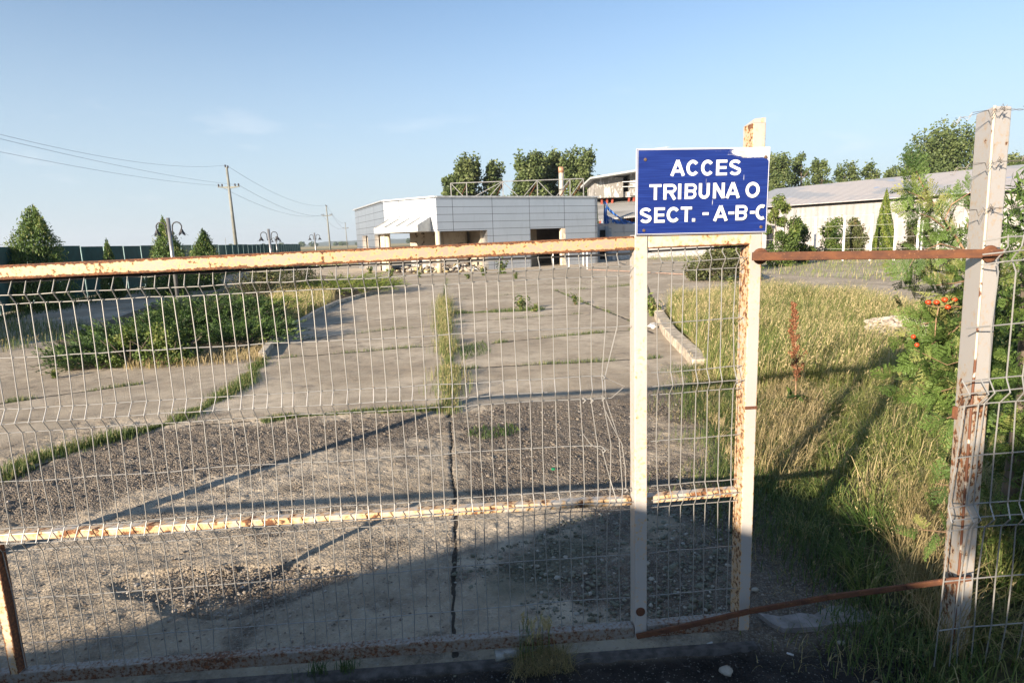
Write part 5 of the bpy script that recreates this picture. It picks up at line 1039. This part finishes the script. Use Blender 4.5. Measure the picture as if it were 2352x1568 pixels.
# columns and canopy of the entrance
for c_ in (Ac + dAB * .50 - nAB * .35, Bc + np.array([0.02, -.12])):
    mb = MB(); mb.tube([(*c_, -.02), (*c_, SO)], .14, 16); mb.build('column', plain('cream_column', (.66, .56, .40), .6, var=.25, scale=2), bldg, smooth=True)
cA, cB = Ac + dAB * .30, Ac + dAB * (lAB - .42); ff = 1.15; zf0, zf1, zb = SO + .02, SO + .30, SO + .75
mcan = plain('canopy_metal', (.66, .65, .60), .45, .2, var=.12); f0, f1 = cA - nAB * ff, cB - nAB * ff; mb = MB()
mb.hexa([(*f0, zf0), (*f1, zf0), (*(cB - nAB * .01), zf0), (*(cA - nAB * .01), zf0)], [(*f0, zf1), (*f1, zf1), (*(cB - nAB * .01), zb), (*(cA - nAB * .01), zb)]); can = mb.build('canopy', mcan, bldg)
for k in range(5):
    f = k / 4; a = f0 + (f1 - f0) * f; b = cA + (cB - cA) * f - nAB * .02; mb = MB(); mb.beam((*a, zf1 + .03), (*b, zb + .03), .05, .05); mb.beam((*(a - nAB * .015), zf0), (*(a - nAB * .015), zf1), .04, .03, up=(0, 1, 0)); r_ = mb.build('rib', bpy.data.materials['cap_metal'], can)
# roof railing and flue
M_RAILG = plain('roof_rail_steel', (.26, .255, .25), .5, .4); rail_y = 39.0
def RY(u, v, y=rail_y): return Vector(YP(u, v, y))
zt = RY(1180, 416).z; zb_ = HB - .1; xs_ = [RY(u, 430).x for u in (1035.5, 1071.5, 1154.9, 1234.2, 1309.2, 1340)]
railg = empty('roof_railing', (xs_[0], rail_y, zb_), 'welded steel truss railing standing on the flat roof', 'railing')
for x in xs_: mb = MB(); mb.beam((x, rail_y, zb_), (x, rail_y, zt), .055, .055); mb.build('post', M_RAILG, railg)
mb = MB(); mb.beam((xs_[0], rail_y, zt), (xs_[-1], rail_y, zt), .05, .05); mb.build('top_tube', M_RAILG, railg); mb = MB(); mb.beam((xs_[0] - .5, rail_y, zb_ + .22), (xs_[-1], rail_y, zb_ + .22), .05, .05); mb.build('bottom_tube', M_RAILG, railg)
for k in range(5):
    a, b = xs_[k], xs_[k + 1]
    if k == 0: D_ = [((a, zt), (b, zb_ + .22))]
    elif k == 4: D_ = [((a, zb_ + .22), (b, zt))]
    else: m_ = (a + b) / 2; D_ = [((b, zt), (m_ + .1, zb_ + .22))] + ([((a, zt), (m_, zb_ + .22))] if k > 1 else [((a, zb_ + .22), (b, zt))])[:1]
    for p_, q_ in D_: mb = MB(); mb.beam((p_[0], rail_y + .03, p_[1]), (q_[0], rail_y + .03, q_[1]), .04, .04); mb.build('brace', M_RAILG, railg)
    mb = MB(); mb.beam((b, rail_y + .05, zt - .15), (b - .75, rail_y + 1.4, zb_), .045, .045); mb.build('back_strut', M_RUST, railg)
flb = RY(1290, 452, 40.5); fl_top = RY(1289, 384, 40.5).z; flue = empty('flue_pipe', (flb.x, 40.5, HB - .2), 'tall rust streaked metal flue pipe rising behind the roof railing', 'flue')
mb = MB(); mb.tube([(flb.x, 40.5, HB - .2), (flb.x, 40.5, fl_top - .35)], .165, 16); mb.build('pipe', plain('flue_metal', (.52, .47, .40), .5, .3, var=.45, scale=3, stretch=(3, 3, .6)), flue, smooth=True); mb = MB(); mb.tube([(flb.x, 40.5, fl_top - .36), (flb.x, 40.5, fl_top)], .18, 16); mb.build('cap_band', plain('flue_cap', (.45, .25, .15), .6, .2, var=.4), flue, smooth=True)
# debris inside and before the shop front
def debris():
    n = 900; f = rng.random(n); A0 = Ac + dAB * .6 + nAB * .1; path = [A0, Bc + np.array([.1, .3]), Bc + dBR * (o1 - .2) + nBR * .3]; V = []; F = []; T = []
    P0 = np.where((f < .42)[:, None], A0 + (path[1] - A0) * (f / .42)[:, None], path[1] + (path[2] - path[1]) * ((f - .42) / .58)[:, None]); off = rng.normal(.6, .55, n); P = P0 + np.where((f < .42)[:, None], nAB, nBR) * off[:, None]
    hz = .30 * np.clip(.6 + .5 * np.sin(f * 19) + .3 * np.sin(f * 47), .1, 1.2) * np.exp(-(off - .7) ** 2) * rng.random(n)
    for k in range(n):
        s = rng.uniform(.05, .30) * np.array([1, rng.uniform(.4, 1), rng.uniform(.06, .3)]); R = Matrix.Rotation(rng.random() * 6.28, 3, 'Z') @ Matrix.Rotation(rng.normal(0, .5), 3, 'X') @ Matrix.Rotation(rng.normal(0, .5), 3, 'Y'); R = np.array(R); c = np.array([P[k, 0], P[k, 1], hz[k] + .03]); b = len(V)
        for x, y, z in ((-1, -1, -1), (1, -1, -1), (1, 1, -1), (-1, 1, -1), (-1, -1, 1), (1, -1, 1), (1, 1, 1), (-1, 1, 1)): V.append(c + R @ (np.array([x, y, z]) * s / 2 * (1 + rng.normal(0, .15, 3))))
        F += [(b + 3, b + 2, b + 1, b), (b + 4, b + 5, b + 6, b + 7), (b, b + 1, b + 5, b + 4), (b + 1, b + 2, b + 6, b + 5), (b + 2, b + 3, b + 7, b + 6), (b + 3, b, b + 4, b + 7)]; T += [rng.random()] * 8
    t = NT('rubble_mix'); tn = t.attr('tint'); c = t.mix(t.ramp(tn, .1, .4), (.09, .07, .055), (.36, .31, .25)); c = t.mix(t.ramp(tn, .55, .7), c, (.45, .36, .18)); c = t.mix(t.ramp(tn, .8, .9), c, (.52, .50, .47))
    tag(link('debris', np_mesh('debris', np.array(V), np.array(F), tint=np.array(T)), t.done(c, .9)), 'heap of torn plaster, boards and yellow insulation spilling from the gutted shop front', kind='stuff')
debris()
# white pipe rack standing before the right part of the building
root = empty('pipe_rack', G(1306, 615), 'white tubular metal frame standing on the yard before the grey facade', 'metal frame'); M_WPIPE = plain('white_pipe', (.72, .70, .67), .4, var=.1)
pr = [G(u, v) for u, v in ((1271, 618), (1307, 613), (1340, 610), (1349, 618))]
for p in pr: mb = MB(); mb.tube([p, p + np.array([0, 0, 1.15])], .035, 8); mb.build('post', M_WPIPE, root)
mb = MB()
for a, b in ((0, 1), (1, 2), (2, 3)): mb.tube([pr[a] + np.array([0, 0, 1.17]), pr[b] + np.array([0, 0, 1.17])], .03, 8)
mb.build('top_pipe', M_WPIPE, root)

# ------------------------------------------------------------------ low white building, blue tarpaulin and the ruined grandstand behind
def peel(name, a, b, sc_=2.2, th=.52):
    t = NT(name); n = t.noise(sc_, 7, .68, stretch=(1.3, 1.3, .55)); c = t.mix(t.ramp(n, th - .02, th + .02), a, b); c = t.mix(t.math('MULTIPLY', t.noise(.7, 4), .35), c, (.35, .32, .28)); t.bump(n, .5, .03); return t.done(c, .85)
M_PEEL = peel('peeling_white_render', (.17, .16, .145), (.50, .48, .455)); M_WWALL = peel('worn_white_wall', (.50, .50, .49), (.38, .37, .35), .9, .62)
def pbox(name, u0, u1, y0, y1, z0, z1, mat, parent, y_end=None):
    a, b = YP(u0, 560, y0), YP(u1, 560, y_end or y0); mb = MB(); mb.hexa([(a[0], a[1], z0), (b[0], b[1], z0), (b[0], b[1] + y1, z0), (a[0], a[1] + y1, z0)], [(a[0], a[1], z1), (b[0], b[1], z1), (b[0], b[1] + y1, z1), (a[0], a[1] + y1, z1)]); return mb.build(name, mat, parent, bevel=.01)
low = empty('low_white_building', YP(1400, 600, 43) * np.array([1, 1, 0]), 'low worn white building between the silver pavilion and the gate sign', 'building')
zl = YP(1420, 513, 43)[2]; pbox('wall', 1398, 1760, 43, 6, -.05, zl, M_WWALL, low, 47); pbox('wall', 1376, 1399, 44.5, 5, -.05, zl - .05, M_WWALL, low)
pbox('cornice', 1374, 1762, 42.8, .2, zl - .18, zl + .04, plain('grey_cornice', (.42, .42, .43), .8), low, 46.8); pbox('doorway_shade_panel', 1378, 1392, 44.44, .05, 0, zl - .4, plain('shade_black', (.02, .02, .02), .9), low); pbox('shutter', 1398, 1405, 42.94, .05, 0, zl - .3, plain('grey_door', (.30, .34, .38), .6), low)  # doorway is a flat near-black panel, its inner shade put into the colour
pbox('panel_strip', 1410, 1759, 42.93, .06, zl - .62, zl - .58, bpy.data.materials['grey_door'], low, 46.9); pbox('plinth', 1406, 1755, 42.90, .1, -.05, .35, plain('stained_plinth', (.52, .50, .47), .9, var=.4), low, 46.7)
gs = empty('grandstand', YP(1420, 560, 52) * np.array([1, 1, 0]), 'ruined grandstand with peeling white cabin, sloping grey roof and red steel supports', 'grandstand')
y_ = 53.0; c0, c1 = YP(1368, 455, y_), YP(1368, 413, y_); zc0, zc1 = YP(1400, 454, y_)[2], YP(1400, 408, y_)[2]; pbox('cabin_wall', 1368, 1432, y_, 5, zc0, zc1, M_PEEL, gs); pbox('cabin_wall', 1447, 1500, y_ + .1, 5, zc0 + .1, zc1 + .3, M_PEEL, gs); pbox('recess_shade_sheet', 1433, 1446, y_ + 1.2, .2, zc0, zc1, bpy.data.materials['shade_black'], gs)  # sheet at the back of the recess carries its shade as near-black colour
pbox('cabin_parapet', 1430, 1500, y_ + .3, .15, zc0, zc0 + .45, M_PEEL, gs)
for z in (zc0 + .85, zc0 + 1.25): mb = MB(); a, b = YP(1430, 500, y_ - .1), YP(1460, 500, y_ - .1); mb.beam((a[0], a[1], z), (b[0], b[1], z), .05, .05); mb.build('handrail', M_WPIPE, gs)
p = [YP(1356, 411, y_ - 1.2), YP(1520, 384, y_ - 1.2)]; mb = MB(); mb.hexa([p[0], p[1], p[1] + (0, 7, -.2), p[0] + (0, 7, -.2)], [p[0] + (0, 0, .15), p[1] + (0, 0, .15), p[1] + (0, 7, 0), p[0] + (0, 7, 0)]); mb.build('cabin_roof', plain('grey_roof_edge', (.45, .46, .45), .7, var=.3), gs)
for u in (1374, 1386, 1398, 1436, 1447, 1460, 1500): a = YP(u, 500, y_ + .5); mb = MB(); mb.beam((a[0], a[1], 1.0), (a[0] + .35, a[1], zc0 + .1), .16, .16); mb.build('support', plain('red_oxide_steel', (.30, .055, .03), .7, var=.4) if 'red_oxide_steel' not in bpy.data.materials else bpy.data.materials['red_oxide_steel'], gs)
a, b, c, d = YP(1372, 462, 56), YP(1620, 440, 56), YP(1620, 482, 46.5), YP(1374, 508, 46.5); mb = MB(); mb.hexa([d, c, b, a], [q + np.array([0, 0, .12]) for q in (d, c, b, a)])
t = NT('weathered_roof_sheet'); n = t.noise(.7, 5, stretch=(.4, 1, 1)); cc = t.mix(t.ramp(n, .35, .65), (.20, .195, .18), (.33, .32, .30)); w = t.n.new('ShaderNodeTexWave'); w.inputs['Scale'].default_value = 2.2; w.bands_direction = 'X'; t.l.new(t.tc.outputs['Object'], w.inputs[0]); t.bump(w.outputs[1], .4, .05); mb.build('stand_roof', t.done(cc, .8), gs)
pbox('stand_shade_sheet', 1400, 1620, 57.5, .3, 0, 5.2, bpy.data.materials['shade_black'], gs)  # near-black sheet painted as the shade under the stand roof
mb = MB(); a, b = YP(1478, 345, 54), YP(1536, 338, 54); mb.beam(a, b, .10, .06); mb.beam(YP(1500, 343, 54), YP(1500, 400, 54), .06, .06); mb.build('loose_roof_sheet', bpy.data.materials['grey_roof_edge'], gs)
def tarp():
    U = [(1387, 461), (1391, 463), (1399, 478), (1412, 490), (1432, 505), (1459, 511)]; Lw = [(1386, 512), (1391, 515), (1400, 513), (1412, 514), (1432, 515), (1459, 514)]; y0 = 42.2; V = []; nu = 40; nv = 9
    for i in range(nu + 1):
        f = i / nu * 5; k = min(4, int(f)); g = f - k; up = np.array(U[k]) * (1 - g) + np.array(U[k + 1]) * g; lo = np.array(Lw[k]) * (1 - g) + np.array(Lw[k + 1]) * g
        for j in range(nv + 1):
            h = j / nv; q = lo * (1 - h) + up * h; V.append(YP(q[0], q[1], y0 + .12 * math.sin(i * 1.1 + j * .6) + .10 * rng.random()))
    I = np.arange((nu + 1) * (nv + 1)).reshape(nu + 1, nv + 1); F = np.stack([I[:-1, :-1], I[1:, :-1], I[1:, 1:], I[:-1, 1:]], -1).reshape(-1, 4)
    # a tear in the middle
    Vn = np.array(V); keep = [n for n, q in enumerate(F) if not (10 < q[0] // (nv + 1) < 29 and 3 < q[0] % (nv + 1) < 7)]
    t = NT('blue_tarpaulin'); n = t.noise(1.8, 5); c = t.mix(t.ramp(n, .56, .62), (.03, .13, .42), (.50, .52, .53)); o = link('tarpaulin', np_mesh('tarpaulin', Vn, F[keep], smooth=True), t.done(c, .5)); s_ = o.modifiers.new('thick', 'SOLIDIFY'); s_.thickness = .01; tag(o, 'torn blue tarpaulin hanging on the edge of the low white building', 'tarpaulin')
tarp()

# ------------------------------------------------------------------ warehouse, its fence and plants
def warehouse():
    root = empty('warehouse', (14, 48, 0), 'long pale warehouse with a worn pinkish metal roof behind the white fence', 'warehouse')
    yL, yR = 50.0, 33.0; eL, eR = YP(1690, 477, 51.5), YP(2440, 430, 33.5); 
    def lerp(a, b, f): return a + (b - a) * f
    eL, eR = np.array(eL), np.array(eR); d = (eR - eL) * np.array([1, 1, 0]); L = np.linalg.norm(d); d = d / L; n = np.array([-d[1], d[0], 0]); ze = (eL[2] + eR[2]) / 2; rL = np.array(YP(1690, 443, 57)); zr = rL[2]; zrR = None
    eL[2] = eR[2] = 0; 
    t = NT('warehouse_wall_sheet'); w = t.n.new('ShaderNodeTexWave'); w.wave_type = 'BANDS'; w.bands_direction = 'X'; w.inputs['Scale'].default_value = 1.35; t.l.new(t.tc.outputs['Object'], w.inputs[0]); nn = t.noise(.9, 7, .6, stretch=(2.5, 2.5, .18)); c = t.mix(t.ramp(nn, .52, .56), (.32, .298, .28), (.24, .245, .24)); c = t.mix(t.math('MULTIPLY', t.ramp(t.noise(1.8, 4), .5, .7), .35), c, (.42, .42, .41)); t.bump(w.outputs[1], .6, .05); mw = t.done(c, .8)
    t = NT('warehouse_roof_sheet'); w = t.n.new('ShaderNodeTexWave'); w.wave_type = 'BANDS'; w.bands_direction = 'X'; w.inputs['Scale'].default_value = 1.35; t.l.new(t.tc.outputs['Object'], w.inputs[0]); nn = t.noise(.35, 8, .62, stretch=(1, .35, 1)); c = t.mix(t.ramp(nn, .50, .58), (.37, .345, .335), (.27, .28, .30)); c = t.mix(t.ramp(t.noise(.8, 4), .64, .7), c, (.24, .30, .42)); t.bump(w.outputs[1], .5, .05); mr = t.done(c, .75)
    mb = MB(); a, b = eL, eR; q = n * 12; mb.hexa([tuple(a), tuple(b), tuple(b + q), tuple(a + q)], [tuple(p + np.array([0, 0, ze])) for p in (a, b, b + q, a + q)]); mb.build('wall', mw, root)
    rise = zr - ze; dep = 6.0; mb = MB(); o = -n * .5 - d * .6; o2 = -n * .5 + d * .6; z = lambda p, h: tuple(np.array([p[0], p[1], h])); s_ = rise / dep * .5
    mb.hexa([z(a + o, ze - s_ + .05), z(b + o2, ze - s_ + .05), z(b + n * dep + d * .6, zr + .05), z(a + n * dep - d * .6, zr + .05)], [z(a + o, ze - s_ + .10), z(b + o2, ze - s_ + .10), z(b + n * dep + d * .6, zr + .12), z(a + n * dep - d * .6, zr + .12)])
    mb.hexa([z(a + n * dep - d * .6, zr + .04), z(b + n * dep + d * .6, zr + .04), z(b + n * 12.4, ze), z(a + n * 12.4, ze)], [z(a + n * dep - d * .6, zr + .11), z(b + n * dep + d * .6, zr + .11), z(b + n * 12.4, ze + .07), z(a + n * 12.4, ze + .07)])
    mb.build('roof', mr, root); mb = MB(); mb.beam(z(a - n * .06, ze - .12), z(b - n * .06, ze - .12), .08, .22); mb.build('eaves_shade_strip', bpy.data.materials['shade_black'], root)  # solid near-black strip, shade under the eaves put into its colour
warehouse()
wf = empty('white_fence', YP(1796, 578, 34) * np.array([1, 1, 0]), 'open wire fence on thin white posts in front of the warehouse', 'fence'); fpts = []
for u, dd in ((1737, 34), (1796, 33.2), (1870.6, 32.2), (1936.6, 31.4), (1999, 30.6), (2053.7, 30), (2105.8, 29.3), (2153, 28.7), (2210, 28)):
    b = YP(u, 578, dd); fpts.append(b); b0 = np.array([b[0], b[1], -.05]); mb = MB(); mb.tube([b0, b0 + np.array([0, 0, 2.32])], .055, 8); mb.build('post', M_WPIPE, wf)
mb = MB()
for z in (2.25, 1.75, 1.15, .6):
    for a, b in zip(fpts[:-1], fpts[1:]): mb.tube([(a[0], a[1], z), (b[0], b[1], z)], .004, 4)
mb.build('wire', M_WPIPE, wf)
extra = YP(2115.5, 560, 30); e0 = np.array([extra[0], extra[1], -.05]); mb = MB(); mb.tube([e0, e0 + np.array([0, 0, 1.9])], .05, 8); mb.build('post', M_WPIPE, wf)
GW_ = 'shrubs around the white fence'
def bushp(u, d, h, w, label, mat=M_BUSH, n=5000, L=.13, nl=18, **k): b = YP(u, 570, d); return shrub('shrub', (b[0], b[1]), h, w, n, mat, L, L * .55, label, 'shrub', GW_, nl=nl, vert=1.0, env=lambda t: 1.0 - .5 * t ** 2, **k)
bushp(1795, 28.5, 3.0, 1.9, 'tall leafy bush just right of the sign', n=6500); bushp(1832, 30, 2.0, 1.6, 'lower leafy bush right of the tall one beside the sign'); bushp(1655, 21.5, .95, 2.6, 'green bush with reddish leaves seen through the narrow gate panel', M_BUSHR, 6500, .10)
bushp(1690, 26, 1.3, 2.6, 'darker bush behind the narrow gate panel', n=4500); bushp(1915, 33.5, 1.95, 2.0, 'round grey green bush behind the white fence'); bushp(1968, 33, 2.0, 1.9, 'bush next to the pointed golden conifer', M_BUSHR); bushp(2110, 32, 1.9, 2.2, 'brownish bush right of the pointed golden conifer', M_BUSHR)
b = YP(2029, 570, 36); conifer(2029, 32.5, 3.55, 1.25, 9000, 'tall pointed golden green conifer in front of the warehouse', M_THUJAY, 'cone', .12, None)
# ------------------------------------------------------------------ tall trees behind
GT = 'tall trees on the skyline'
def tree(u, d, top_v, wpx, label, n=5200, L=.42, base=0, kind='poplar', nl=26):
    t_ = YP(u, top_v, d); h = t_[2]; w = wpx / FPX * d * 1.40; n = int(n * 1.6); bx = np.array([t_[0], d, 0]); root = empty('tree', bx, label, 'tree', GT); mb = MB(); mb.tube([Vector(bx), Vector(bx) + Vector((.1, 0, h * .5)), Vector(bx) + Vector((0, 0, h * .93))], .35, 8, r2=.05)
    for k in range(7): a = k * 2.4; z0 = h * (.25 + .09 * k); mb.tube([Vector(bx) + Vector((0, 0, z0)), Vector(bx) + Vector((math.cos(a) * w * .3, math.sin(a) * w * .3, z0 + h * .12))], .12, 5, r2=.03)
    mb.build('trunk', M_BARK, root); env = (lambda t: (.62 + .38 * math.sin(min(1, t * 1.25) * 3.0)) if t > .1 else .6) if kind == 'poplar' else (lambda t: math.sqrt(max(.05, 1 - (1.25 * t - .45) ** 2)))
    P, T = lobed(rng, bx, h * .97, w, int(nl * 2.4), n, env, .06, .155, zlo=.12, vert=1.5); P = P + rng.normal(0, .22, P.shape); cloud('crown', M_POPLAR, root, rng, P, L * rng.uniform(.6, 1.2, len(P)), L * .62, T); return root
tree(1066, 78, 366, 76, 'left tree of the group above the pavilion roof, with a pointed top', 7000, nl=34); tree(1038, 80, 402, 42, 'small tree at the far left of the group above the roof'); tree(1131, 80, 372, 54, 'open narrow tree second from the left above the roof', 3600, nl=18)
tree(1216, 78, 356, 78, 'broad tree above the middle of the roof railing', 8000, nl=34); tree(1265, 82, 352, 58, 'slim tree partly hidden behind the flue pipe'); tree(1330, 80, 350, 84, 'large tree right of the flue pipe above the pavilion', 8500, nl=36)
tree(1788, 95, 357, 62, 'tree touching the right border of the sign', 6000, nl=30); tree(1842, 98, 356, 40, 'narrow thin tree behind the warehouse, second from the sign', 2600, nl=14); tree(1889, 98, 364, 44, 'leaning narrow tree behind the warehouse, third from the sign', 2800, nl=14); tree(1942, 98, 380, 62, 'low wide tree behind the warehouse, fourth from the sign', 3400, nl=20, kind='round')
tree(2000, 98, 374, 40, 'small round tree behind the warehouse left of the pointed conifer', 2400, nl=14, kind='round'); tree(2058, 95, 385, 56, 'low tree behind the warehouse right of the pointed conifer', 3200, nl=18, kind='round'); tree(2100, 92, 345, 40, 'slender tree at the left side of the largest crown', 3000, nl=16); tree(2172, 88, 305, 150, 'largest dense round tree behind the warehouse left of the right post', 15000, nl=60, kind='round'); tree(2345, 90, 357, 70, 'tree at the right picture edge behind the warehouse roof', 4500, nl=22, kind='round')
for u, d, tv, w, lb in ((1700, 160, 505, 60, 'far tree hidden low behind the sign'),): pass
# far plain, treeline and hills
def hills(name, y, x0, x1, hfun, mat, kind='structure'):
    n = 160; xs = np.linspace(x0, x1, n); V = []; 
    for x in xs: V += [(x, y - 200, -.5), (x, y, hfun(x)), (x, y + 500, hfun(x) * .6)]
    I = np.arange(n * 3).reshape(n, 3); F = np.concatenate([np.stack([I[:-1, k], I[1:, k], I[1:, k + 1], I[:-1, k + 1]], -1) for k in (0, 1)]); return tag(link(name, np_mesh(name, np.array(V), F, smooth=True), mat), kind=kind)
MH = soil('far_wooded_hill', (.030, .050, .022), (.060, .085, .035), .02)
hills('hills', 2600, -3200, 3200, lambda x: 18 + 16 * math.sin(x * .0022 + 1.0) + 7 * math.sin(x * .007) + 2.5 * math.sin(x * .031) - (0 if x > -1000 else min(26, (-1000 - x) * .03)), MH)
Pt = []
for x in np.arange(-900, 900, 9.0): Pt.append((x + rng.normal(0, 4), 900 + rng.normal(0, 60), rng.uniform(3.5, 8)))
V, F, T = [], [], []
Pt = np.array([p for p in Pt if (math.sin(p[0] * .013) + math.sin(p[0] * .041)) > -.6]); C = []
for x, y, h in Pt: m = 130; q = rng.normal(size=(m, 3)); q /= np.linalg.norm(q, axis=1)[:, None]; C.append(np.array([x, y, h * .5]) + q * np.array([h * .7, h * .7, h * .5]) * rng.uniform(.6, 1, (m, 1)))
C = np.concatenate(C); V, F = leaf_quads(rng, C, 2.2, 1.6); tag(link('distant_woods', np_mesh('distant_woods', V, F, tint=np.repeat(rng.random(len(C)) * .5, 4)), M_POPLAR), 'line of low woods on the far plain', kind='stuff')
sheet('crop_field', SQ(-1500, -60, 300, 880), -.04, soil('ripe_crop', (.30, .24, .11), (.36, .29, .14), .01))

# ------------------------------------------------------------------ behind the photographer: an added unseen wall, and the trees, whose shade lies over the gate foot
wall_dir = Vector((2.31, 1.0, 0)).normalized(); back = Vector((-math.sin(math.radians(SUN_AZ)), -math.cos(math.radians(SUN_AZ)), 0)); WHT = 2.3; off = WHT / math.tan(math.radians(SUN_EL))
E2 = Vector((*G(1456, 1180)[:2], 0)) + back * off; pA = E2 - wall_dir * 9.0; pB = E2 + wall_dir * 1.15
mb = MB(); mb.beam(pA + Vector((0, 0, WHT / 2 - .05)), pB + Vector((0, 0, WHT / 2 - .05)), .25, WHT + .1 - .002); pC = pB + Vector((1.25, -2.7, 0)); mb.beam(pB + Vector((0, 0, WHT / 2 - .05)), pC + Vector((0, 0, WHT / 2 - .06)), .24, WHT + .09); wl_ = empty('shade_wall', pA, 'plain unseen wall added behind the camera to shade the gate foot', 'wall'); mb.build('wall', plain('shade_wall_dark', (.12, .11, .10), .9), wl_);  # added wall, bent so that its top edge casts the wanted shade line
def shade_tree(c, h, w, n, label, zlo=.35):
    root = empty('tree', (c[0], c[1], 0), label, 'tree'); mb = MB(); mb.tube([Vector((c[0], c[1], 0)), Vector((c[0], c[1], h * .8))], .08, 8, r2=.03); mb.build('trunk', M_BARK, root); P, T = lobed(rng, (c[0], c[1], 0), h, w, 22, n, lambda t: 1.0 - .3 * t, .14, .22, zlo=zlo, vert=1.0); cloud('crown', M_BUSH, root, rng, P, .11, .075, T)
T1 = Vector((2.05, 2.30, 0)) + back * (2.35 / math.tan(math.radians(SUN_EL))); shade_tree((T1.x + .25, T1.y), 3.05, 1.35, 9000, 'leafy young tree behind the camera near the wall end', .25)
T2 = Vector((3.3, 2.1, 0)) + back * (2.35 / math.tan(math.radians(SUN_EL))); shade_tree((T2.x + .2, T2.y), 2.95, 1.7, 9000, 'second leafy young tree behind the camera', .1)

Bq = back * 48.0; sd_ = Vector((back.y, -back.x, 0)); mb = MB(); mb.beam(Bq - sd_ * 75 + Vector((0, 0, 4.4)), Bq + sd_ * 75 + Vector((0, 0, 4.4)), 12, 9.0); blk_ = empty('sky_block', Bq, 'long dark unseen block added far behind the camera to cut the low sky glow', 'building'); mb.build('wall', plain('sky_block_dark', (.10, .07, .055), .9, var=.3), blk_)  # unseen block added to hold back low sky light from behind

# ------------------------------------------------------------------ air: the haze that pales the far plain and hills
hm_ = bpy.data.materials.new('air_haze'); hm_.use_nodes = True; hn = hm_.node_tree.nodes; hn.remove(hn['Principled BSDF']); pv = hn.new('ShaderNodeVolumePrincipled')
pv.inputs['Color'].default_value = (.82, .90, 1.0, 1); pv.inputs['Density'].default_value = .00022; pv.inputs['Anisotropy'].default_value = .2; hm_.node_tree.links.new(pv.outputs[0], hn['Material Output'].inputs['Volume'])
mb = MB(); mb.box((0, 1500, 49), (7000, 4200, 100.4)); tag(mb.build('haze', hm_), kind='stuff')
sc.cycles.volume_bounces = 0
